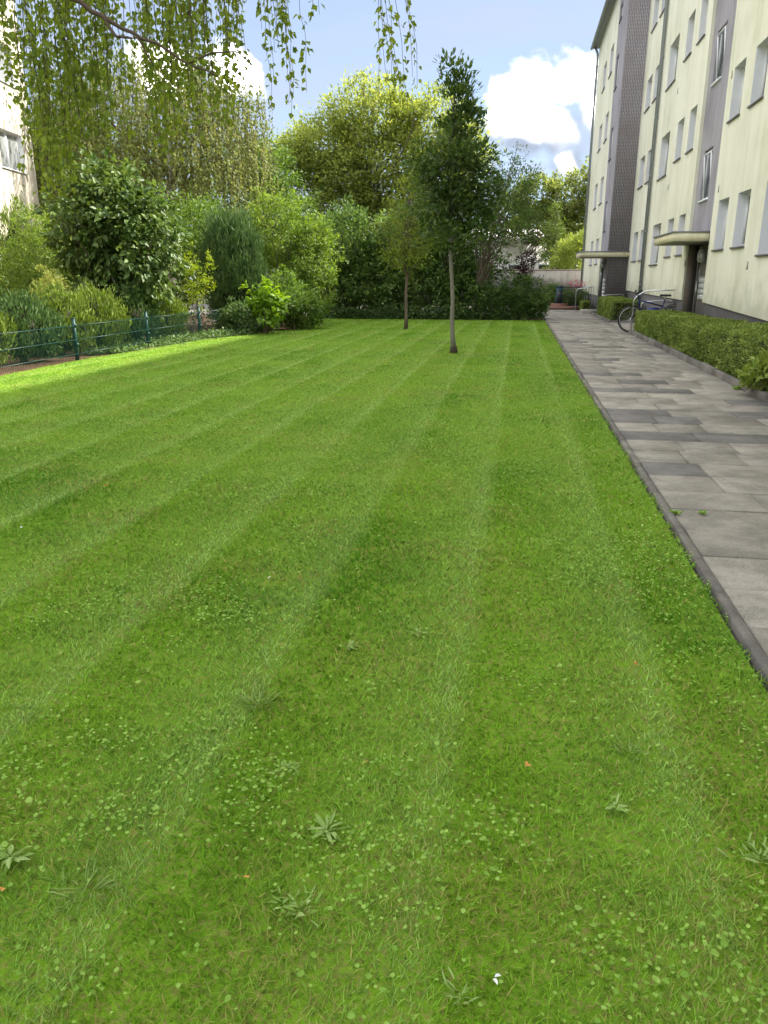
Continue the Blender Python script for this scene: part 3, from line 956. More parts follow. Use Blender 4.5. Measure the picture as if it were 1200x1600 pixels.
# ================================================================== BICYCLE
bike = empty('bicycle', (3.40, 24.72, 0.0), 'blue and black bicycle parked at the end of the clipped hedge', 'bicycle', rz=R(5))
bike.scale = (1.1, 1.1, 1.1)
RW, WB, HZ = 0.355, 1.13, 0.355
def wheel(x):
    th = np.linspace(0, 2 * np.pi, 41)
    ring = lambda r: np.stack([x + r * np.cos(th), np.zeros(41), HZ + r * np.sin(th)], 1)
    m = MB(); m.tube(ring(RW - 0.018), 0.02, 8, cap=False); t = m.build('wheel', 'rubber', bike, smooth=True, local=True)
    m = MB(); m.tube(ring(RW - 0.045), 0.014, 8, cap=False); m.build('rim', 'alu', t, smooth=True, local=True)
    m = MB()
    for k in range(24):
        a = 2 * np.pi * k / 24
        m.tube([(x + 0.02 * math.cos(a + 1.3), 0.03 * (-1) ** k, HZ + 0.02 * math.sin(a + 1.3)), (x + (RW - 0.05) * math.cos(a), 0, HZ + (RW - 0.05) * math.sin(a))], 0.0022, 4, cap=False)
    m.build('spoke', 'alu', t, local=True)
    m = MB(); m.tube([(x, -0.05, HZ), (x, 0.05, HZ)], 0.028, 10); m.build('hub', 'alu', t, local=True)
wheel(0.0); wheel(WB)
BB, SE, HT0, HT1 = (0.68, 0, 0.31), (0.86, 0, 0.86), (0.20, 0, 0.66), (0.245 - 0.08, 0, 0.86)
m = MB()
m.tube([HT0, BB], 0.024, 8).tube([HT1, (0.80, 0, 0.70)], 0.020, 8).tube([BB, SE], 0.019, 8).tube([HT0, HT1], 0.026, 8)
for s in (-1, 1):
    m.tube([(BB[0], 0.03 * s, BB[2]), (WB, 0.06 * s, HZ)], 0.011, 6).tube([(0.81, 0.015 * s, 0.72), (WB, 0.06 * s, HZ)], 0.009, 6)
m.build('frame', 'frame_blue', bike, smooth=True, local=True)
m = MB()
for s in (-1, 1):
    m.tube([(0.19, 0.05 * s, 0.66), (0.13, 0.055 * s, 0.52), (0.0, 0.055 * s, HZ)], 0.014, 8)
m.tube([(0.19, -0.06, 0.665), (0.19, 0.06, 0.665)], 0.02, 8)
m.build('fork', 'black', bike, smooth=True, local=True)
m = MB(); m.tube([HT1, (0.14, 0, 0.98), (0.06, 0, 1.03)], 0.017, 8); m.build('stem', 'black', bike, smooth=True, local=True)
m = MB(); m.tube([(0.12, -0.30, 1.10), (0.06, -0.12, 1.05), (0.05, 0, 1.03), (0.06, 0.12, 1.05), (0.12, 0.30, 1.10)], 0.013, 8); hb = m.build('handlebar', 'black', bike, smooth=True, local=True)
for s in (-1, 1):
    m = MB(); m.tube([(0.10, 0.2 * s, 1.08), (0.16, 0.33 * s, 1.11)], 0.019, 8); m.build('grip', 'rubber', hb, local=True)
m = MB(); m.box(0.42, 0.72, -0.045, 0.045, 0.50, 0.66); m.build('frame_bag', 'blue', bike, local=True)
m = MB(); m.tube([SE, (0.885, 0, 0.97)], 0.014, 8); m.build('seat_post', 'alu', bike, local=True)
m = MB()
prof = [(0.72, 0.018), (0.80, 0.03), (0.88, 0.06), (0.95, 0.085), (1.0, 0.075)]
vs = []
for px_, hw in prof:
    for yy_, zz_ in ((-hw, 0.955), (-hw * 0.8, 1.0), (0, 1.01), (hw * 0.8, 1.0), (hw, 0.955)):
        vs.append((px_, yy_, zz_))
fs = [(5 * i + j, 5 * i + j + 1, 5 * i + 6 + j, 5 * i + 5 + j) for i in range(4) for j in range(4)] + [(5 * i, 5 * i + 5, 5 * i + 9, 5 * i + 4) for i in range(4)]
m.add(vs, fs); m.build('saddle', 'black', bike, smooth=True, local=True)
m = MB()
th = np.linspace(R(5), R(175), 14)
m.tube(np.stack([WB + (RW + 0.035) * np.cos(th), 0 * th, HZ + (RW + 0.035) * np.sin(th)], 1), 0.016, 6); m.build('mudguard', 'black', bike, smooth=True, local=True)
m = MB()
for s in (-1, 1):
    m.tube([(0.84, 0.02 * s, 0.78), (1.0, 0.06 * s, 0.80), (1.36, 0.06 * s, 0.82)], 0.007, 6).tube([(1.2, 0.06 * s, 0.81), (WB, 0.065 * s, HZ)], 0.006, 6)
m.tube([(1.36, -0.06, 0.82), (1.36, 0.06, 0.82)], 0.007, 6).tube([(1.15, -0.06, 0.81), (1.15, 0.06, 0.81)], 0.006, 6); m.build('luggage_rack', 'black', bike, local=True)
m = MB(); m.tube([(0.68, -0.04, 0.31), (0.68, -0.055, 0.31)], 0.095, 16); m.tube([(0.68, -0.07, 0.31), (0.80, -0.075, 0.20)], 0.011, 6); m.tube([(0.68, 0.06, 0.31), (0.56, 0.075, 0.42)], 0.011, 6)
m.box(0.76, 0.86, -0.15, -0.08, 0.185, 0.21); m.box(0.5, 0.6, 0.08, 0.15, 0.41, 0.435); m.build('crankset', 'alu', bike, local=True)

# ================================================================== GREEN MESH FENCE
fc = empty('mesh_fence', (-8.85, 14.75, 0), 'low dark green wire mesh fence along the left lawn edge', 'fence')
posts = [8.4, 11.58, 14.75, 17.95, 21.2, 23.9]
fxs = [-8.85, -8.85, -8.85, -8.85, -8.85, -8.6]
for k, (yv, xv) in enumerate(zip(posts, fxs)):
    m = MB(); m.box(xv - 0.03, xv + 0.03, yv - 0.03, yv + 0.03, -0.1, 0.80); p = m.build('post', 'fence', fc)
    m = MB(); m.box(xv - 0.034, xv + 0.034, yv - 0.034, yv + 0.034, 0.80, 0.815); m.build('post_cap', 'fence', p)
    m = MB()
    for z in (0.26, 0.64): m.box(xv + 0.03, xv + 0.055, yv - 0.035, yv + 0.035, z, z + 0.05)
    m.build('clamp', 'fence', p)
for k in range(len(posts) - 1):
    a, b = np.array([fxs[k] + 0.035, posts[k]]), np.array([fxs[k + 1] + 0.035, posts[k + 1]])
    for z in (0.10, 0.38, 0.66):
        m = MB()
        for dx in (-0.006, 0.008):
            m.tube([(a[0] + dx, a[1] + 0.02, z), (b[0] + dx, b[1] - 0.02, z)], 0.006, 6)
        m.build('rail', 'fence', fc)
    m = MB()
    n = int((b[1] - a[1]) / 0.05)
    for i in range(1, n):
        q = a + (b - a) * i / n
        m.tube([(q[0], q[1], 0.0), (q[0], q[1], 0.685)], 0.0048, 4, cap=False)
    m.build('mesh_panel', 'fence', fc)

# ================================================================== TREES AND SHRUBS
def shrub(name, label, cat, base, lobes, mat, n_clump, per, cr, leaf, wid, seed, stem_r=0.025, n_stem=9, bark='bark', group=None, **kw):
    o = empty(name, base, label, cat, group)
    C = crown(o, lobes, mat, n_clump, per, cr, leaf, wid, seed, name='foliage', **kw)
    if stem_r:
        stems(o, base, C, stem_r, bark, seed + 1, n_stem, 0.2)
    return o

def tree(name, label, base, tops, r0, lobes, mat, n_clump, per, cr, leaf, wid, seed, bark='bark', n_limb=40, fork=0.4, group=None, **kw):
    o = empty(name, base, label, 'tree', group)
    C = crown(o, lobes, mat, n_clump, per, cr, leaf, wid, seed, **kw)
    woody(o, base, tops, r0, bark, seed + 1, fork=fork, n_limb=n_limb, C=C)
    return o

# --- young tree standing in the lawn
yt = tree('young_tree', 'slim young tree with dark leaves standing in the striped lawn', (-1.33, 17.3, 0), [(-1.40, 17.3, 1.2), (-1.48, 17.3, 2.5), (-1.5, 17.3, 3.6), (-1.45, 17.3, 5.3)], 0.055,
     [(-1.45, 17.3, 3.1, 0.92, 0.85, 0.85), (-1.35, 17.25, 3.7, 0.82, 0.75, 0.75), (-1.85, 17.3, 3.75, 0.45, 0.45, 0.5), (-1.25, 17.3, 4.4, 0.48, 0.45, 0.6), (-1.3, 17.3, 5.0, 0.36, 0.35, 0.55), (-1.5, 17.3, 5.5, 0.24, 0.24, 0.36), (-1.05, 17.3, 3.0, 0.62, 0.55, 0.6), (-1.45, 17.3, 2.45, 0.45, 0.4, 0.3)],
     'l_young', 400, 20, 0.20, 0.125, 0.42, 21, bark='bark_pale', n_limb=70, fork=0.4, inner=0.25, droop=0.1, upw=0.45)
m = MB(); m.tube([(-1.33, 17.3, -0.02), (-1.332, 17.3, 0.06), (-1.336, 17.3, 0.13)], [0.098, 0.085, 0.078], 10); m.build('bark_scar', 'stain', yt, smooth=True)

# --- thin tree behind it
tree('young_tree', 'thin sparse yellowish young tree near the back shrubs', (-3.5, 25.2, 0), [(-3.5, 25.2, 1.6), (-3.48, 25.2, 3.0), (-3.4, 25.2, 4.4)], 0.058,
     [(-3.5, 25.2, 2.9, 0.85, 0.8, 0.95), (-3.4, 25.2, 3.8, 0.6, 0.6, 0.75), (-3.35, 25.2, 4.4, 0.35, 0.35, 0.4), (-3.5, 25.2, 2.2, 0.75, 0.7, 0.5)],
     'l_thin', 420, 12, 0.17, 0.075, 0.55, 31, n_limb=70, fork=0.35, inner=0.25)

# --- leaning shrubby tree on the right of the back row
tree('shrub_tree', 'leaning multi-branched dark tree at the back beside the path', (-1.77, 31.8, 0), [(-1.6, 31.8, 1.0), (-1.45, 31.8, 2.0), (-0.9, 31.8, 4.0), (-0.5, 31.8, 5.3)], 0.10,
     [(-0.9, 31.8, 3.9, 1.45, 1.2, 1.25), (-0.35, 31.8, 4.9, 0.95, 0.9, 0.75), (0.1, 31.8, 3.6, 0.85, 0.8, 0.9), (-1.8, 32, 3.2, 1.0, 0.9, 1.1), (-0.5, 31.9, 5.7, 0.75, 0.6, 0.5), (0.35, 31.8, 4.9, 0.45, 0.5, 0.65)],
     'l_back', 560, 18, 0.26, 0.10, 0.45, 41, n_limb=90, fork=0.15, inner=0.3, tb=0.05)

# --- back row of shrubs
G = 'back row of shrubs'
shrub('shrub', 'tall dark shrub left of the thin tree in the back row', 'shrub', (-6.6, 32.4, 0), [(-6.9, 32.4, 2.8, 1.5, 1.0, 1.5), (-6.2, 32.3, 1.5, 1.3, 0.9, 1.4), (-7.4, 32.3, 1.4, 1.2, 0.9, 1.35)], 'l_back', 720, 20, 0.26, 0.135, 0.55, 51, 0.03, 26, inner=0.45, zmin=0.05)
shrub('shrub', 'broad grey-green shrub behind the thin tree in the back row', 'shrub', (-4.6, 32.5, 0), [(-4.7, 32.5, 2.9, 1.5, 1.0, 1.3), (-4.2, 32.5, 1.5, 1.4, 0.9, 1.45), (-5.3, 32.4, 1.5, 1.1, 0.9, 1.45)], 'l_back', 720, 20, 0.26, 0.135, 0.55, 52, 0.03, 26, inner=0.45, zmin=0.05, tb=0.12)
shrub('shrub', 'dark shrub behind the slim tree trunk in the back row', 'shrub', (-2.7, 32.4, 0), [(-2.8, 32.4, 2.2, 1.3, 0.9, 1.4), (-2.2, 32.3, 1.2, 1.2, 0.9, 1.25), (-3.2, 32.4, 3.0, 1.0, 0.8, 0.9)], 'l_back', 620, 20, 0.26, 0.135, 0.55, 53, 0.03, 22, inner=0.45, zmin=0.05)
shrub('shrub', 'low dark evergreen bush at the lawn corner by the path', 'shrub', (0.3, 31.9, 0), [(0.3, 31.9, 0.85, 0.82, 0.75, 0.85), (-0.4, 31.8, 0.65, 0.75, 0.6, 0.7), (0.75, 31.9, 0.45, 0.45, 0.55, 0.5), (-1.1, 31.8, 0.7, 0.6, 0.5, 0.7)], 'l_back', 560, 24, 0.17, 0.09, 0.5, 54, 0.02, 8, inner=0.55, zmin=0.03, tb=-0.12)
shrub('purple_shrub', 'small purple-leaved shrub above the dark corner bush', 'shrub', (0.35, 33.2, 0), [(0.35, 33.2, 2.3, 0.42, 0.4, 0.5), (0.55, 33.2, 3.0, 0.4, 0.3, 0.25), (0.1, 33.2, 1.6, 0.35, 0.3, 0.4)], 'l_purple', 120, 16, 0.16, 0.08, 0.6, 55, 0.025, 10, inner=0.2)
o = empty('ground_ivy', (-4, 31.7, 0), 'low strip of dark ivy along the foot of the back shrubs', 'ivy')
r = np.random.default_rng(56)
n = 9000
P = np.stack([r.uniform(-8.2, 0.2, n), 31.62 + r.normal(size=n) * 0.16, np.abs(r.normal(size=n)) * 0.22], 1)
leaves(P, unit(r.normal(size=(n, 3)) + [0, -0.4, 0.3]), unit(r.normal(size=(n, 3)) * 0.4 + [0, -0.3, 1]), 0.07 + 0.05 * r.random(n), 0.06, r.random(n) * 0.8, 'foliage', 'l_ivy', o)
# dense thicket further back keeps the hedge dark
shrub('shrub', 'dense shadowy thicket behind the back row of shrubs', 'shrub', (-4.5, 33.9, 0), [(-7.5, 33.9, 2.0, 1.9, 0.5, 1.9), (-4.5, 33.9, 1.9, 2.2, 0.5, 1.7), (-2.0, 33.9, 1.7, 1.9, 0.5, 1.5), (-9.6, 33.8, 2.2, 1.4, 0.5, 2.0)], 'l_back', 900, 14, 0.30, 0.15, 0.6, 57, 0.03, 40, inner=0.2, zmin=0.04, tb=-0.15)

# --- left group beyond the lawn
shrub('shrub', 'tall rounded light green shrub at the far left lawn corner', 'shrub', (-7.9, 27.2, 0), [(-8.3, 27.2, 3.1, 1.5, 1.3, 1.25), (-7.1, 27.0, 2.1, 1.0, 1.1, 1.1), (-8.6, 27.2, 1.6, 1.2, 1.1, 1.3), (-7.1, 27.0, 1.1, 0.75, 0.9, 0.9), (-6.9, 27.4, 3.0, 0.55, 0.7, 0.6)], 'l_light', 900, 22, 0.22, 0.095, 0.6, 61, 0.03, 16, inner=0.5, zmin=0.05)
shrub('shrub', 'low mixed shrub spilling onto the lawn below the light green shrub', 'shrub', (-7.3, 24.4, 0), [(-7.3, 24.6, 0.9, 0.75, 0.8, 0.85), (-6.8, 24.9, 0.55, 0.6, 0.7, 0.6), (-7.8, 24.0, 0.5, 0.6, 0.6, 0.55)], 'l_mid', 420, 22, 0.17, 0.085, 0.6, 62, 0.02, 8, inner=0.5, zmin=0.02, tb=0.08)
shrub('hazel_sprout', 'vivid yellow-green large-leaved sprout at the end of the mesh fence', 'shrub', (-7.3, 22.5, 0), [(-7.35, 22.5, 1.0, 0.42, 0.4, 0.55), (-7.0, 22.5, 0.95, 0.4, 0.35, 0.25), (-7.2, 22.4, 0.55, 0.45, 0.4, 0.35), (-6.85, 22.4, 0.7, 0.25, 0.25, 0.2)], 'l_hazel', 62, 10, 0.14, 0.15, 0.75, 63, 0.012, 10, bark='twig', shape='oval', inner=0.3)
shrub('shrub', 'tangle of ivy and bramble at the fence end', 'shrub', (-8.2, 22.4, 0), [(-8.2, 22.7, 0.45, 0.5, 0.5, 0.5), (-7.7, 22.9, 0.3, 0.5, 0.4, 0.35), (-8.5, 22.6, 0.35, 0.35, 0.4, 0.4)], 'l_ivy', 240, 18, 0.13, 0.075, 0.75, 64, 0.012, 6, inner=0.45, zmin=0.02, tb=0.2)

# yew with upright sprays
def yew(label, base, lobes, n, seed, mat='l_yew', ln=0.30, wd=0.035, name='yew'):
    o = empty(name, base, label, 'shrub')
    r = np.random.default_rng(seed)
    C, d, _ = clump_centres(lobes, n // 14, r, 0.72, 0.07)
    k = np.repeat(np.arange(len(C)), 14)
    P = C[k] + r.normal(size=(len(k), 3)) * [0.06, 0.06, ln * 0.6]
    P[:, 2] = np.maximum(P[:, 2], 0.05)
    D = unit(d[k] * 0.32 + [0, 0, 0.9] + r.normal(size=P.shape) * 0.28)
    N = unit(d[k] + r.normal(size=P.shape) * 0.5)
    t = 0.3 + 0.4 * r.random(len(C))[k] + 0.35 * (r.random(len(k)) - 0.5)
    L = ln * (0.5 + 0.8 * r.random(len(k)))
    leaves(P, D, N, L, wd * (0.7 + 0.6 * r.random(len(k))), t, 'foliage', mat, o, 'rhomb', 0.1)
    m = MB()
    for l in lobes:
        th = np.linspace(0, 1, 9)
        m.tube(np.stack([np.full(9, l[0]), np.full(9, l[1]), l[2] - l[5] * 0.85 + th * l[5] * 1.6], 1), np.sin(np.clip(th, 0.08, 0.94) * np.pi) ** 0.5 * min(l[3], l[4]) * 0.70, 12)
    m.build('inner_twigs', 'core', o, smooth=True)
    m = MB(); m.tube([(base[0], base[1], -0.05), (base[0], base[1], lobes[0][2])], 0.08, 8); m.build('trunk', 'bark', o)
    return o
yew('dark feathery upright yew beside the big-leaved bush', (-8.9, 24.2, 0), [(-8.95, 24.2, 1.7, 0.55, 0.7, 1.75), (-8.5, 24.2, 1.65, 0.48, 0.6, 1.72), (-9.35, 24.2, 1.7, 0.5, 0.6, 1.72), (-8.25, 24.4, 1.5, 0.35, 0.45, 1.5)], 20000, 71, ln=0.20, wd=0.028)
# clipped yew hedge in front of the left building
yew('tall clipped conifer hedge below the left building', (-15.6, 23.5, 0), [(-16.6, 22.6, 1.85, 1.0, 1.0, 1.9), (-15.4, 23.3, 1.85, 0.95, 0.9, 1.9), (-17.6, 21.8, 1.85, 1.0, 1.0, 1.9), (-18.8, 21.0, 1.85, 1.1, 1.0, 1.9)], 15000, 72, 'l_yewlight', 0.20, 0.035, 'conifer_hedge')
# row of small yews just behind the fence
yl = ['small olive yew behind the fence, leftmost in view', 'second small yew from the left behind the fence', 'third small yew from the left behind the mesh fence', 'fourth small yew behind the fence, below the big-leaved bush', 'fifth small yew behind the fence by the second post', 'small yew behind the last fence post in view']
for k, (x, yv, h, wdt) in enumerate([(-9.7, 12.6, 1.25, 0.5), (-9.55, 14.0, 1.2, 0.55), (-9.6, 15.4, 1.35, 0.5), (-9.5, 16.7, 1.3, 0.5), (-9.45, 18.3, 1.35, 0.5), (-9.4, 20.0, 1.1, 0.45)]):
    yew(yl[k], (x, yv, 0), [(x, yv, h * 0.52, wdt, 0.5, h * 0.5), (x + 0.12, yv + 0.4, h * 0.42, wdt * 0.8, 0.42, h * 0.42)], 5200, 80 + k, 'l_yewlight' if k % 3 != 1 else 'l_yew', 0.12, 0.035)

# big-leaved dark bush
shrub('large_leaved_bush', 'tall round bush with big glossy dark leaves behind the fence', 'shrub', (-9.75, 18.6, 0), [(-10.0, 18.9, 2.85, 1.4, 1.2, 1.35), (-9.45, 18.8, 2.3, 1.1, 1.0, 1.2), (-10.5, 18.9, 2.2, 1.0, 1.0, 1.2), (-9.9, 18.8, 1.55, 1.1, 0.9, 0.8), (-10.2, 19.0, 3.5, 0.95, 0.9, 0.75)], 'l_dark', 720, 13, 0.24, 0.155, 0.62, 91, 0.03, 18, shape='oval', inner=0.6, droop=0.45, upw=0.1, zmin=0.15)
shrub('golden_sprig_shrub', 'upright golden-yellow sprigs right of the big-leaved bush', 'shrub', (-9.15, 21.6, 0), [(-9.1, 21.6, 1.8, 0.26, 0.25, 0.65), (-8.8, 21.7, 1.5, 0.25, 0.25, 0.45), (-9.1, 21.6, 1.1, 0.35, 0.3, 0.5), (-8.62, 21.7, 2.0, 0.14, 0.15, 0.3)], 'l_yellow', 150, 9, 0.10, 0.055, 0.6, 92, 0.010, 14, bark='twig', inner=0.1, upw=0.6)
shrub('shrub', 'airy light green shrub at the left picture edge', 'shrub', (-11.6, 17.8, 0), [(-11.7, 17.8, 1.75, 0.85, 0.8, 0.75), (-11.1, 17.8, 1.35, 0.6, 0.6, 0.6), (-12.3, 17.8, 1.4, 0.7, 0.7, 0.7), (-11.7, 17.8, 0.8, 0.9, 0.8, 0.6)], 'l_light', 420, 22, 0.17, 0.065, 0.5, 93, 0.02, 14, inner=0.4)
shrub('shrub', 'pale yellowish shrub between airy shrub and big-leaved bush', 'shrub', (-10.5, 16.8, 0), [(-10.5, 16.8, 1.35, 0.32, 0.3, 0.42), (-10.75, 16.7, 1.0, 0.4, 0.35, 0.45)], 'l_straw', 120, 16, 0.12, 0.075, 0.35, 94, 0.012, 10, inner=0.2, upw=0.5)
shrub('shrub', 'yellow-green shrub behind the airy shrub by the house corner', 'shrub', (-13.9, 21.8, 0), [(-13.7, 21.8, 2.9, 0.85, 0.8, 0.75), (-14.3, 21.8, 2.0, 0.9, 0.8, 1.0), (-13.2, 21.4, 2.2, 0.8, 0.8, 1.0), (-14.2, 20.5, 1.4, 1.2, 0.9, 1.2)], 'l_light', 420, 20, 0.22, 0.08, 0.55, 95, 0.025, 12, inner=0.45)
shrub('shrub', 'bluish-green shrub filling behind the big-leaved bush', 'shrub', (-12.4, 23.8, 0), [(-12.4, 24, 2.2, 1.7, 1.1, 1.7), (-10.7, 24.4, 2.2, 1.4, 1.0, 1.8), (-10.4, 25.5, 3.1, 1.3, 1.0, 1.0)], 'l_mid', 640, 18, 0.28, 0.11, 0.6, 96, 0.03, 14, inner=0.5, zmin=0.05)
# ground cover under the fence
o = tag(empty('ground_cover', (-8.8, 18, 0)), 'ivy and weeds creeping along the fence foot', 'ground cover')
r = np.random.default_rng(97)
n = 9000
yv = r.uniform(15.2, 23.0, n) ** 1.0
xv = np.interp(yv, [15, 20, 23], [-9.1, -8.75, -8.0]) + r.normal(size=n) * 0.22
dn = fbm(xv, yv, 1.6, 5)
keep = dn + 0.03 * (yv - 16) > 0.44
P = np.stack([xv, yv, np.abs(r.normal(size=n)) * 0.055 * (0.5 + (yv - 14) * 0.10)], 1)[keep]
n = len(P)
leaves(P, unit(r.normal(size=(n, 3)) + [0.3, -0.3, 0.2]), unit(r.normal(size=(n, 3)) * 0.4 + [0.2, -0.2, 1]), 0.05 + 0.05 * r.random(n), 0.05, 0.2 + r.random(n) * 0.8, 'foliage', 'l_ivy', o)
o['kind'] = 'stuff'

# --- tall trees behind
tree('big_tree', 'big feathery yellow-green tree rising behind the back shrubs', (-10.2, 52, 0), [(-10.1, 52, 3), (-9.8, 52, 6), (-9.6, 52, 9), (-9.3, 52, 12)], 0.42,
     [(-9.4, 52, 11.0, 2.9, 2.4, 2.3), (-5.6, 52, 10.2, 2.8, 2.3, 2.2), (-12.4, 52, 9.2, 2.8, 2.4, 2.1), (-14.8, 51, 8.0, 2.4, 2.0, 1.8), (-11.0, 50.6, 7.4, 2.2, 1.8, 1.7), (-8.6, 51, 7.9, 2.6, 2.2, 1.6), (-5.2, 51.5, 7.3, 2.4, 2.2, 2.0), (-11.6, 51, 5.8, 2.4, 2.0, 1.6), (-3.8, 52, 9.0, 1.6, 1.6, 1.6), (-7.5, 51, 5.0, 3.0, 2.0, 1.6)],
     'l_big', 1500, 40, 0.72, 0.25, 0.42, 101, n_limb=70, fork=0.25, inner=0.5, droop=0.35, upw=0.3)
tree('broad_tree', 'dark green tree between the weeping birch and big tree', (-14.2, 44, 0), [(-14.2, 44, 3), (-14, 44, 8)], 0.3,
     [(-14.2, 44, 7.2, 1.6, 2.0, 1.6), (-13.2, 44, 5.4, 1.7, 2.0, 1.5), (-15.6, 44, 6.6, 2.3, 2.0, 2.4), (-13.5, 44, 3.9, 2.2, 1.8, 1.6)], 'l_mid', 560, 22, 0.46, 0.20, 0.55, 102, n_limb=50, inner=0.55)
tree('broad_tree', 'sunlit maple crown above the end of the path', (2.6, 64, 0), [(2.5, 64, 3), (2.4, 64, 7)], 0.3,
     [(1.2, 64, 7.4, 2.0, 1.8, 1.7), (3.6, 64, 7.2, 2.0, 1.8, 1.9), (2.4, 64, 5.6, 2.6, 1.8, 1.6), (5.6, 64, 8.0, 2.0, 1.8, 2.2), (-0.6, 64.5, 6.2, 1.8, 1.6, 1.6)], 'l_far', 620, 22, 0.5, 0.26, 0.6, 103, n_limb=60, inner=0.5)
tree('conifer_tree', 'brownish green conifer in front of the sunlit maple', (2.35, 58, 0), [(2.35, 58, 2), (2.4, 58, 6.4)], 0.14,
     [(2.35, 58, 3.3, 1.15, 1.0, 1.0), (2.35, 58, 4.6, 0.8, 0.8, 1.0), (2.4, 58, 5.9, 0.45, 0.45, 0.8)], 'l_yewlight', 240, 16, 0.32, 0.20, 0.25, 104, n_limb=60, inner=0.2)
shrub('bamboo', 'pale yellow-green bamboo clump above the concrete wall', 'bamboo', (3.2, 52.5, 0), [(3.3, 52.5, 3.0, 0.95, 0.8, 1.1), (2.7, 52.5, 2.6, 0.7, 0.7, 0.9), (3.9, 52.5, 3.6, 0.6, 0.6, 0.9), (2.3, 52.3, 2.0, 0.6, 0.5, 0.5)], 'l_bamboo', 300, 18, 0.26, 0.22, 0.22, 105, 0.02, 18, bark='bark_pale', inner=0.2, upw=0.5, droop=0.3)
shrub('flowering_plant', 'small pink-flowered plant behind the iron railing', 'plant', (3.1, 44.4, 0), [(3.1, 44.4, 1.25, 0.55, 0.3, 0.2)], 'l_pink', 46, 9, 0.1, 0.05, 0.8, 106, 0.012, 16, bark='l_ivy' if False else 'bark', inner=0.2)
shrub('shrub', 'low green bushes behind the iron railing', 'shrub', (2.7, 44.2, 0), [(2.6, 44.2, 0.6, 0.9, 0.5, 0.45), (1.8, 44.4, 0.75, 0.5, 0.4, 0.55), (3.5, 44.4, 0.5, 0.6, 0.4, 0.45)], 'l_mid', 260, 18, 0.16, 0.08, 0.6, 107, 0.015, 8, inner=0.4, zmin=0.03)
# distant belt of trees closing the view
o = MB()
r = np.random.default_rng(108)
n = 26000
ang = r.uniform(R(-62), R(14), n)
dist = r.uniform(84, 100, n)
top = 4.5 + 4.5 * fbm(ang * 40, dist * 0.02, 1.0, 8)
P = np.stack([np.sin(ang) * dist, np.cos(ang) * dist, top * r.random(n) ** 0.7], 1)
tl = leaves(P, unit(r.normal(size=(n, 3)) + [0, -0.3, 0.2]), unit(r.normal(size=(n, 3)) * 0.5 + [0, -0.4, 0.8]), 0.9, 0.55, r.random(n), 'treeline', 'l_far', None)
tag(tl, 'distant belt of trees behind everything', 'trees', kind='stuff')

tree('broad_tree', 'dark leafy tree filling in behind the farther birch', (-20, 40, 0), [(-20, 40, 3), (-19.5, 40, 7)], 0.3,
     [(-18.2, 40, 6.0, 2.6, 2.0, 2.4), (-21.5, 40, 6.6, 2.8, 2.0, 3.0), (-24.5, 40, 6.0, 2.6, 2.0, 2.8), (-16.2, 40, 4.4, 2.2, 1.8, 2.0)], 'l_mid', 700, 22, 0.5, 0.22, 0.55, 109, n_limb=50, inner=0.4)
# --- weeping birches
def strand(rs, top, ln, sway, lf, P, D, N, L, T, tw, dens, rad=0.0016):
    k = max(4, int(ln / 0.10))
    t = np.linspace(0, 1, k)
    p = np.stack([top[0] + sway[0] * t ** 1.5 * ln, top[1] + sway[1] * t ** 1.5 * ln, top[2] - t * ln], 1)
    p[:, :2] += np.cumsum(rs.normal(size=(k, 2)) * 0.006, 0) * (ln / 1.0)
    tw.tube(p, np.linspace(rad * 1.5, rad * 0.7, k), 3, cap=False)
    n = int(ln * dens)
    u = np.sort(rs.random(n))
    q = np.stack([np.interp(u, t, p[:, i]) for i in range(3)], 1)
    a = rs.random(n) * 2 * np.pi
    out = np.stack([np.cos(a), np.sin(a), np.zeros(n)], 1)
    P.append(q + out * 0.012)
    D.append(unit(out * 0.75 + [0, 0, -1.0] + rs.normal(size=(n, 3)) * 0.35))
    N.append(unit(out * 0.8 + [0, 0, 0.5] + rs.normal(size=(n, 3)) * 0.5))
    L.append(lf * (0.6 + 0.55 * rs.random(n)))
    T.append(0.12 + 0.3 * rs.random() + 0.65 * rs.random(n) ** 1.6)

def birch(name, label, base, trunk_pts, r0, limbs, strands, lf, dens, mat, seed, rad):
    o = empty(name, base, label, 'tree')
    rs = np.random.default_rng(seed)
    m = MB()
    tp = np.array([base] + trunk_pts, float)
    m.tube(tp, np.linspace(r0, r0 * 0.25, len(tp)), 12)
    m.build('trunk', 'bark_birch', o, smooth=True)
    for lb in limbs:
        m = MB()
        q = np.array(lb[0], float)
        tt = np.linspace(0, 1, 24)
        sg = np.linspace(0, 1, len(q))
        qq = np.stack([np.interp(tt, sg, q[:, i]) for i in range(3)], 1)
        qq[1:-1] += rs.normal(size=(22, 3)) * lb[1] * 0.25
        m.tube(qq, np.linspace(lb[1], lb[2], 24), 8)
        m.build('limb', 'twig', o, smooth=True)
    P, D, N, L, T = [], [], [], [], []
    tw = MB()
    for top, ln, sw in strands:
        strand(rs, top, ln, sw, lf, P, D, N, L, T, tw, dens, rad)
    tag(tw.build('twigs', 'twig', o), kind='stuff')
    L = np.concatenate(L)
    leaves(np.concatenate(P), np.concatenate(D), np.concatenate(N), L, L * 0.72, np.concatenate(T), 'crown', mat, o)
    return o

rs = np.random.default_rng(200)
S = []
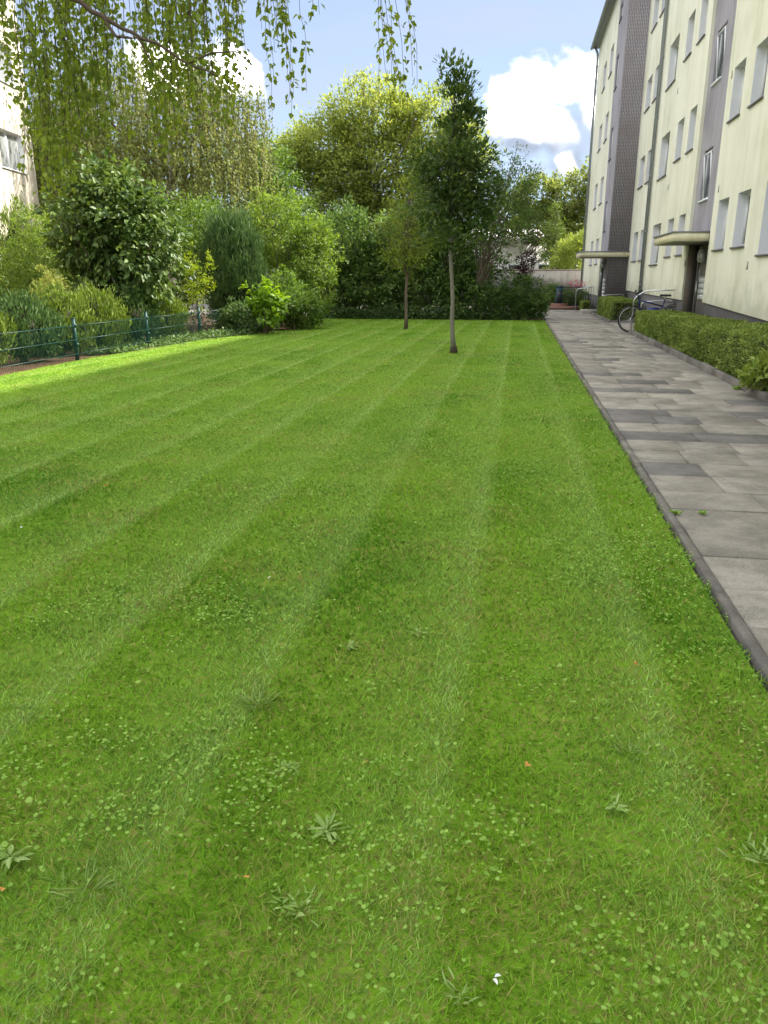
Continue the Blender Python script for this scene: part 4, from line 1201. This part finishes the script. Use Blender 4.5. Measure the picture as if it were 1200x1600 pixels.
# near birch, trunk outside the picture on the left
zlow = lambda x: np.interp(x, [-5.5, -3.62, -3.42, -3.36, -3.2, -3.05, -2.5, -2.15, -1.85, -1.78], [2.3, 2.62, 2.55, 2.15, 2.1, 2.38, 2.42, 2.48, 2.62, 2.9])
for k in range(400):
    x = rs.uniform(-4.4, -1.80)
    if x < -3.36 and rs.random() < 0.55: continue
    yv = rs.uniform(4.9, 6.1)
    x = x * (yv / 5.4)
    lo = zlow(x * 5.4 / yv) + rs.exponential(0.33)
    lo = min(lo, 4.0)
    topz = min(4.6, lo + rs.uniform(0.5, 1.4))
    S.append(((x, yv, topz), topz - lo, rs.normal(size=2) * 0.06))
for k in range(15):                                             # curtain hanging free in the sky
    x, yv = -1.50 + rs.normal() * 0.06, 5.2 + rs.normal() * 0.15
    lo = 2.58 + abs(rs.normal()) * 0.26
    S.append(((x - 0.05, yv, 4.3), 4.3 - lo, rs.normal(size=2) * 0.02 + [0.035, 0]))
for k in range(2):
    S.append(((-1.30 + rs.normal() * 0.03, 5.2, 4.3), 4.3 - 3.12, (0.0, 0)))
for k in range(8):
    x, yv = -0.82 + rs.normal() * 0.035, 5.2 + rs.normal() * 0.1
    lo = 2.50 + abs(rs.normal()) * 0.22
    S.append(((x - 0.1, yv, 4.4), 4.4 - lo, np.array([0.085, 0.0]) + rs.normal(size=2) * 0.008))
for k in range(260):                                            # rest of the crown, above and beside the picture
    a, d = rs.uniform(0, 2 * np.pi), rs.uniform(0.8, 4.2)
    x, yv = -6.2 + d * math.cos(a), 4.2 + d * math.sin(a)
    topz = rs.uniform(4.4, 8.8) - d * 0.3
    S.append(((x, yv, max(topz, 4.6)), min(rs.uniform(0.8, 2.2), max(topz, 4.6) - 3.9), rs.normal(size=2) * 0.05))
birch('weeping_birch', 'weeping birch with hanging leafy twigs reaching in at the top', (-6.2, 4.2, 0), [(-6.2, 4.2, 2), (-6.15, 4.25, 5), (-6.2, 4.2, 8.6)], 0.2,
      [([(-6.15, 4.25, 3.2), (-4.8, 4.8, 3.95), (-3.6, 4.9, 3.6), (-2.95, 4.85, 3.33), (-2.69, 4.85, 3.17), (-2.51, 4.85, 3.09), (-2.37, 4.85, 3.0), (-2.19, 4.85, 2.93), (-2.0, 4.85, 2.80), (-1.80, 4.85, 2.73)], 0.024, 0.004),
       ([(-2.51, 4.85, 3.09), (-2.42, 4.84, 2.96), (-2.28, 4.84, 2.95), (-2.2, 4.84, 2.80)], 0.011, 0.004),
       ([(-2.0, 4.85, 2.80), (-1.85, 4.87, 2.86), (-1.70, 4.9, 2.87), (-1.58, 4.95, 2.78)], 0.007, 0.003),
       ([(-6.15, 4.25, 4.4), (-4.5, 4.8, 5.0), (-3.0, 5.1, 4.8), (-1.6, 5.2, 4.35)], 0.045, 0.01),
       ([(-6.15, 4.25, 5.2), (-4.0, 4.9, 5.6), (-2.2, 5.2, 5.2), (-0.95, 5.2, 4.42)], 0.045, 0.008),
       ([(-6.15, 4.25, 5.0), (-7.5, 3.5, 6.0), (-9.2, 2.8, 5.6)], 0.05, 0.01),
       ([(-6.15, 4.25, 5.6), (-6.8, 5.8, 6.6), (-7.2, 7.4, 6.1)], 0.05, 0.01),
       ([(-6.15, 4.25, 4.0), (-5.4, 5.0, 4.6), (-4.4, 5.6, 4.4), (-3.0, 5.9, 4.0)], 0.035, 0.008)],
      S, 0.047, 36, 'l_birch', 201, 0.0018)

S = []
for k in range(1700):
    x, yv = rs.uniform(-20.5, -10.0), 31 + rs.normal() * 1.3
    hmax = 10.2 - 0.16 * abs(x + 14.5) ** 1.5
    topz = rs.uniform(5.6, max(6.2, hmax))
    ln = rs.uniform(1.0, 2.8)
    ln = max(0.5, min(ln, topz - 3.4))
    S.append(((x, yv, topz), ln, rs.normal(size=2) * 0.05))
fb = birch('weeping_birch', 'farther weeping birch behind the big-leaved bush', (-14.0, 31, 0), [(-14, 31, 3), (-13.7, 31, 6), (-13.9, 31, 9.5)], 0.2,
      [([(-13.8, 31, 4 + 0.5 * i), (-13.8 + dx * 0.5, 31 + dy, 6.2 + 0.45 * i), (-13.8 + dx, 31 + dy, 5.6 + 0.5 * i)], 0.05, 0.012) for i, (dx, dy) in enumerate([(2.6, 0.3), (-3, 0.5), (3.3, -0.5), (-4.6, -0.4), (1.8, 0.8), (-2.2, -0.8)])],
      S, 0.12, 17, 'l_birch2', 203, 0.004)

# ================================================================== CLIPPED HEDGES
def hedge(label, x0, x1, y0, y1, zf, seed, dens=2600):
    o = empty('hedge', ((x0 + x1) / 2, y0, 0), label, 'hedge')
    r = np.random.default_rng(seed)
    zt = lambda y: zf(y)
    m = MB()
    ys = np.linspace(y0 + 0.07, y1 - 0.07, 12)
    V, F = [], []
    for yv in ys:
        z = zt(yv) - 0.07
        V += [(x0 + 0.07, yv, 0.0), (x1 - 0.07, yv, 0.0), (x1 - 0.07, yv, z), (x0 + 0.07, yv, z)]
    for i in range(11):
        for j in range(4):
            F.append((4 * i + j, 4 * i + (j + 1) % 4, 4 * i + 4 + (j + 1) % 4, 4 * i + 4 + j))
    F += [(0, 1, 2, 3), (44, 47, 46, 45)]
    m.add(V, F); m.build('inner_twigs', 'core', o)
    L, W_ = y1 - y0, x1 - x0
    zm = zt((y0 + y1) / 2)
    faces = [('f', L * zm), ('t', L * W_ * 1.15), ('a', W_ * zm), ('b', W_ * zm), ('k', L * zm * 0.35)]
    Ps, Ns = [], []
    for nm, area in faces:
        n = int(area * dens)
        u, v = r.random(n), r.random(n)
        if nm in 'fk':
            yv = y0 + u * L
            x = np.full(n, x0 if nm == 'f' else x1)
            p = np.stack([x, yv, 0.03 + v * (np.vectorize(zt)(yv) - 0.03)], 1)
            nn = np.array([-1.0 if nm == 'f' else 1.0, 0, 0])
        elif nm == 't':
            yv = y0 + u * L
            p = np.stack([x0 + v * W_, yv, np.vectorize(zt)(yv)], 1)
            nn = np.array([0, 0, 1.0])
        else:
            yv = np.full(n, y0 if nm == 'a' else y1)
            p = np.stack([x0 + u * W_, yv, 0.03 + v * (zt(y0 if nm == 'a' else y1) - 0.03)], 1)
            nn = np.array([0, -1.0 if nm == 'a' else 1.0, 0])
        wob = (fbm(p[:, 1] + p[:, 0] * 0.7, p[:, 2] * 2 + p[:, 0], 2.2, seed) - 0.5) * 0.13
        p = p + nn * (wob - np.abs(r.normal(size=n)) * 0.05 + 0.02)[:, None]
        Ps.append(p); Ns.append(np.repeat(nn[None], n, 0))
    P, N0 = np.concatenate(Ps), np.concatenate(Ns)
    n = len(P)
    D = unit(N0 * 0.75 + [0, 0, 0.35] + r.normal(size=(n, 3)) * 0.6)
    N = unit(N0 * 0.4 + [0, 0, 0.5] + r.normal(size=(n, 3)) * 0.6)
    pt = fbm(P[:, 1] * 1.0, P[:, 2] * 1.5 + P[:, 0], 2.5, seed + 3)
    t = -0.2 + pt * 1.05 + (r.random(n) - 0.5) * 0.9
    leaves(P, D, N, 0.046 * (0.6 + 0.8 * r.random(n)), 0.026, t, 'foliage', 'l_hedge', o)
    return o
hedge('long clipped box hedge on the near right side of the path', 3.47, 4.56, 6.0, 24.3, lambda y: float(np.interp(y, [6, 14, 24.4], [0.78, 0.74, 0.63])), 301, 1700)
hedge('shorter clipped hedge beyond the bicycle under the brick wall', 3.47, 4.45, 30.1, 35.7, lambda y: 0.76, 302, 1300)
hedge('tiny hedge block beside the far doorstep', 3.2, 3.62, 40.9, 42.4, lambda y: 0.42, 303, 1700)
# yellow-green laurel at the right edge
shrub('laurel_plant', 'yellow-green glossy laurel growing by the kerb at the right edge', 'shrub', (3.42, 11.5, 0.1), [(3.38, 11.5, 0.36, 0.16, 0.28, 0.2), (3.46, 11.2, 0.48, 0.24, 0.28, 0.2), (3.36, 11.6, 0.22, 0.12, 0.2, 0.12)], 'l_rhodo', 75, 12, 0.08, 0.10, 0.36, 311, 0.008, 10, shape='oval', inner=0.2, droop=0.1, upw=0.3)
o = empty('grass_tuft', (3.38, 11.4, 0.0), 'drooping thin grass tuft on the kerb under the laurel', 'grass tuft')
r = np.random.default_rng(312)
n = 110
a = r.uniform(0, 2 * np.pi, n)
P = np.stack([3.38 + r.normal(size=n) * 0.04, 11.45 + r.normal(size=n) * 0.08, np.full(n, 0.11)], 1)
leaves(P, np.stack([np.cos(a) - 0.6, np.sin(a), 0.25 + 0.6 * r.random(n)], 1), unit(r.normal(size=(n, 3)) * 0.2 + [0, 0, 1]), 0.16 + 0.16 * r.random(n), 0.008, r.random(n), 'foliage', 'l_rhodo', o, 'blade')
# weeds in the joints
wl = ['leafy weed at the foot of the right kerb', 'small weed in the edge joint of the path', 'tiny weed between two slabs near the lawn edge']
for k, (x, yv, s) in enumerate([(3.28, 12.2, 0.075), (1.17, 5.45, 0.035), (1.36, 5.48, 0.03)]):
    o = empty('joint_weed', (x, yv, 0.0), wl[k], 'weed')
    r = np.random.default_rng(320 + k)
    n = 26
    a = r.uniform(0, 2 * np.pi, n)
    P = np.stack([x + r.normal(size=n) * s * 0.3, yv + r.normal(size=n) * s * 0.3, np.full(n, 0.004)], 1)
    leaves(P, np.stack([np.cos(a), np.sin(a), 0.3 + 0.7 * r.random(n)], 1), unit(r.normal(size=(n, 3)) * 0.3 + [0, 0, 1]), s * (0.7 + 0.7 * r.random(n)), s * 0.45, r.random(n), 'foliage', 'weed', o, 'oval')

# ================================================================== LAWN GRASS
def in_lawn(x, y):
    edge = 0.025 * np.sin(y * 7.0) + 0.02 * np.sin(y * 17.0 + 1) + 0.05 * (vnoise(y * 0, y, 3.0, 3) - 0.3)
    return (x < LAWN_R + 0.02 + edge * 0.9) & (x > lawn_left(y) + edge) & (y < LAWN_END + edge * 0.5)

def grass_zone(y0, y1, seg, seed):
    r = np.random.default_rng(seed)
    # only the wedge that can be seen from in and around the view point
    xl = lambda y: np.maximum(-0.72 * y - 1.6, -9.0)
    xr = 1.14
    den = lambda y: 15000 * np.minimum(1.0, 1.6 / y) ** 1.1
    A = (y1 - y0) * (xr - min(xl(y0), xl(y1)))
    n = int(A * den(y0))
    y = r.uniform(y0, y1, n)
    x = r.uniform(min(xl(y0), xl(y1)), xr, n)
    k = (x > xl(y)) & in_lawn(x, y) & (r.random(n) < den(y) / den(y0))
    x, y = x[k], y[k]
    pt = fbm(x, y, 1.1, 40)
    fine = fbm(x, y, 6.0, 44)
    k = r.random(len(x)) < 0.35 + 1.1 * fine
    x, y, pt, fine = x[k], y[k], pt[k], fine[k]
    n = len(x)
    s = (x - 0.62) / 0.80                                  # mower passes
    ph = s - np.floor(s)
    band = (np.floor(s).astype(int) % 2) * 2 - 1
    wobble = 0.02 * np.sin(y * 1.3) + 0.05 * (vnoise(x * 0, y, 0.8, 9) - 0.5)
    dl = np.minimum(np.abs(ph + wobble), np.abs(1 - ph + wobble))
    saw = np.where(ph > 0.12, (ph - 0.12) / 0.88, 1 - ph / 0.12) * 2 - 1      # sheen of bent blades put into their colour, dark to pale across each pass
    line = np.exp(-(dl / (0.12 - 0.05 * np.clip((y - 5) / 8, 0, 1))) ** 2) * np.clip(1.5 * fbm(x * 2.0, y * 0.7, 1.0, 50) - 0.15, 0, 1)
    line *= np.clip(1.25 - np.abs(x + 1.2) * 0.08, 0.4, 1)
    base = np.array([0.20, 0.37, 0.024])
    dry = np.array([0.38, 0.33, 0.11])
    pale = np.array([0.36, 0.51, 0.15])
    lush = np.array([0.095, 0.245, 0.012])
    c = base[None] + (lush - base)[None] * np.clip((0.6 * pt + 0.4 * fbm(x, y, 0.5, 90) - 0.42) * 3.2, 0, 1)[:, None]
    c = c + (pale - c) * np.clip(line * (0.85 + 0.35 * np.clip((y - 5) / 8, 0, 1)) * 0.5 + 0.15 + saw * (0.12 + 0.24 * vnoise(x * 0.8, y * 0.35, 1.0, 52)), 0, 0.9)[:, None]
    dmask = np.clip((fbm(x, y, 2.3, 60) - 0.52) * 4.5, 0, 0.9) + 0.35 * np.clip((2.2 - y) / 1.2, 0, 1) * fbm(x, y, 3.0, 66) + np.clip(x - 0.72, 0, 0.3) * np.clip((y - 8) / 14, 0, 1) * 1.6
    single = (r.random(n) < 0.08 + 0.55 * np.clip(dmask, 0, 1)) * r.random(n)
    c = c + (dry - c) * np.clip(single, 0, 1)[:, None]
    c = c * (0.65 + 0.7 * r.random(n))[:, None]
    h = 0.036 - 0.010 * np.clip((y - 3) / 14, 0, 1)
    wd = 0.0036 * np.maximum(y / 1.6, 1.0) ** 0.75
    hh = h * (0.45 + 0.75 * r.random(n)) * (0.55 + 0.55 * pt + 0.65 * np.clip(fbm(x, y, 4.5, 48) - 0.35, 0, 1)) * (1 + 0.7 * (r.random(n) < 0.03))
    for tx, ty in ((-1.33, 17.3), (-3.5, 25.2)):              # uncut tufts round the trunks
        hh = hh * (1 + 2.6 * np.exp(-(((x - tx) ** 2 + (y - ty) ** 2) / 0.03)))
    a = r.uniform(0, 2 * np.pi, n)
    lean = np.stack([np.cos(a) * 0.8, np.sin(a) * 0.8 + saw * 0.4 + line * 0.4, np.ones(n)], 1)
    lean = unit(lean)
    bend = unit(lean + np.stack([np.cos(a), np.sin(a), np.zeros(n)], 1) * (0.3 + 0.7 * r.random(n))[:, None])
    sd = np.stack([-np.sin(a), np.cos(a), np.zeros(n)], 1)
    f2 = r.uniform(0, 2 * np.pi, n)
    sd = unit(sd + np.stack([np.cos(f2), np.sin(f2), np.zeros(n)], 1) * 0.7)
    w2 = (wd * (0.6 + 0.7 * r.random(n)) * 0.5)[:, None]
    B = np.stack([x, y, np.full(n, -0.012)], 1)
    m1 = B + lean * (hh * 0.5)[:, None]
    tip = m1 + bend * (hh * 0.55)[:, None]
    if seg == 2:
        V = np.stack([B - sd * w2, B + sd * w2, m1 + sd * w2 * 0.85, m1 - sd * w2 * 0.85, tip], 1)
        F = np.array([[0, 1, 2], [0, 2, 3], [3, 2, 4]])
        kk = 5
    else:
        V = np.stack([B - sd * w2, B + sd * w2, tip], 1)
        F = np.array([[0, 1, 2]])
        kk = 3
    fs = (F[None] + (np.arange(n) * kk)[:, None, None]).reshape(-1, 3)
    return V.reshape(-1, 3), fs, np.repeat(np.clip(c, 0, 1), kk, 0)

gm = MB()
cols = []
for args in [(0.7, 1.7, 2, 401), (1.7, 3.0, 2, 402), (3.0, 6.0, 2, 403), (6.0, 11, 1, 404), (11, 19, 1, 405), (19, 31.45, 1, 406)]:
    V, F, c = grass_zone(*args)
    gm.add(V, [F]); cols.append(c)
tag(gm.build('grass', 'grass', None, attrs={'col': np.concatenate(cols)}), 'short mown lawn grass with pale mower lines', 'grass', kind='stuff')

# clover and other small round-leaved weeds in the turf
r = np.random.default_rng(420)
n = 300000
y = 0.9 + 17 * r.random(n) ** 1.7
x = r.uniform(-9, 1.12, n)
k = (x > -0.72 * y - 1.4) & in_lawn(x, y)
x, y = x[k], y[k]
f = fbm(x, y, 1.5, 70) + 0.4 * (vnoise(x, y, 5.5, 75) - 0.5) + 0.16 * np.exp(-((x - 0.85) / 0.35) ** 2)
k = r.random(len(x)) < np.clip((f - 0.47) * 2.2, 0.04, 0.7)
x, y = x[k], y[k]
n = len(x)
P = np.stack([x, y, r.uniform(0.012, 0.042, n)], 1)
a = r.uniform(0, 2 * np.pi, n)
sz = np.where(r.random(n) < 0.05, 0.019, 0.012) * (0.7 + 0.6 * r.random(n))
tag(leaves(P, np.stack([np.cos(a), np.sin(a), 0.25 * r.normal(size=n)], 1), unit(r.normal(size=(n, 3)) * 0.22 + [0, 0, 1]), sz, sz * 1.0, r.random(n), 'clover', 'weed', None, 'oval', 0.08),
    'small round clover leaves scattered through the lawn', 'clover', kind='stuff')

# plantain and dandelion rosettes
ROS = [(-0.68, 3.08, 0.10, 26, 'pale rosette highest in the lawn centre, above the other weeds'), (-0.93, 2.54, 0.11, 30, 'spiky yellow-green rosette left of the dark mower band'), (-0.69, 2.15, 0.085, 24, 'whitish-green rosette between two larger ones'),
       (-0.49, 1.88, 0.11, 30, 'large whitish plantain rosette in the lower middle lawn'), (-1.09, 1.54, 0.10, 26, 'spiky rosette in the lower left lawn'), (-0.49, 1.58, 0.095, 26, 'spiky green rosette below the large whitish plantain'),
       (-1.36, 1.62, 0.12, 34, 'pale rosette cut by the left picture edge'), (-0.05, 1.38, 0.06, 16, 'small broad rosette near the bottom edge'), (0.77, 1.98, 0.11, 30, 'thin-leaved rosette at the right picture edge'),
       (0.38, 2.13, 0.08, 22, 'flat rosette in the right lawn'), (0.47, 2.45, 0.085, 20, 'soft rosette right of the orange leaf'), (-0.39, 3.26, 0.07, 18, 'small rosette beside the highest pale one')]
for k, (x, yv, s, n, lab) in enumerate(ROS):
    o = empty('plantain_rosette', (x, yv, 0), lab, 'weed', 'rosette weeds in the lawn')
    r = np.random.default_rng(430 + k)
    kind = k % 3
    n = int(n * (0.7, 1.6, 1.2)[kind])
    a = r.uniform(0, 2 * np.pi, n)
    off = np.abs(r.normal(size=n)) * s * (0.10, 0.30, 0.35)[kind]
    P = np.stack([x + np.cos(a) * off, yv + np.sin(a) * off, r.uniform(-0.005, 0.012, n)], 1)
    a = a + r.normal(size=n) * (0.3, 0.5, 0.9)[kind]
    el = (0.10, 0.25, 0.15)[kind] + (0.5, 0.9, 0.6)[kind] * r.random(n)
    ln = s * (0.5, 0.65, 0.42)[kind] * (0.35 + 0.9 * r.random(n))
    wl_ = (0.013, 0.0045, 0.009)[kind] * (0.6 + 0.7 * r.random(n))
    leaves(P, np.stack([np.cos(a), np.sin(a), el], 1), unit(r.normal(size=(n, 3)) * 0.35 + [0, 0, 1]), ln, wl_, r.random(n), 'foliage', 'rosette', o, 'oval', 0.2)
LIT = [(0.10, 2.26, 0.034, 'deadleaf', 'fallen_leaf', 'curled orange fallen leaf in the lower right lawn'), (0.02, 1.42, 0.030, 'petal', 'feather', 'small white feather near the bottom edge of the lawn'),
       (-1.27, 3.74, 0.028, 'petal', 'petal', 'white petal lying in the middle of the lawn'), (-3.13, 5.39, 0.05, 'deadleaf', 'fallen_leaf', 'brown fallen leaf far out on the left lawn'),
       (-1.28, 1.48, 0.028, 'deadleaf', 'fallen_leaf', 'orange fallen leaf at the lower left picture edge'), (0.56, 3.06, 0.030, 'deadleaf', 'fallen_leaf', 'small tan fallen leaf near the path edge'),
       (-3.13, 4.31, 0.03, 'petal', 'petal', 'white petal at the left edge of the lawn'), (-0.65, 1.63, 0.02, 'deadleaf', 'fallen_leaf', 'tiny orange leaf left of the spiky rosette'), (-0.44, 2.19, 0.022, 'deadleaf', 'fallen_leaf', 'tiny brown leaf right of the whitish-green rosette')]
for k, (x, yv, s, mt, nm, lab) in enumerate(LIT):
    r = np.random.default_rng(460 + k)
    a = r.uniform(0, 2 * np.pi)
    P = np.array([[x, yv, 0.032], [x + 0.004, yv + 0.003, 0.034]])
    D = np.array([[math.cos(a), math.sin(a), 0.25], [math.cos(a + 1.2), math.sin(a + 1.2), 0.35]])
    tag(leaves(P, D, np.array([[0.2, 0, 1], [0, 0.2, 1.0]]), np.array([s, s * 0.8]) * 0.7, s * 0.38, r.random(2), nm, mt, None, 'oval', 0.35), lab, 'leaf' if mt == 'deadleaf' else nm)
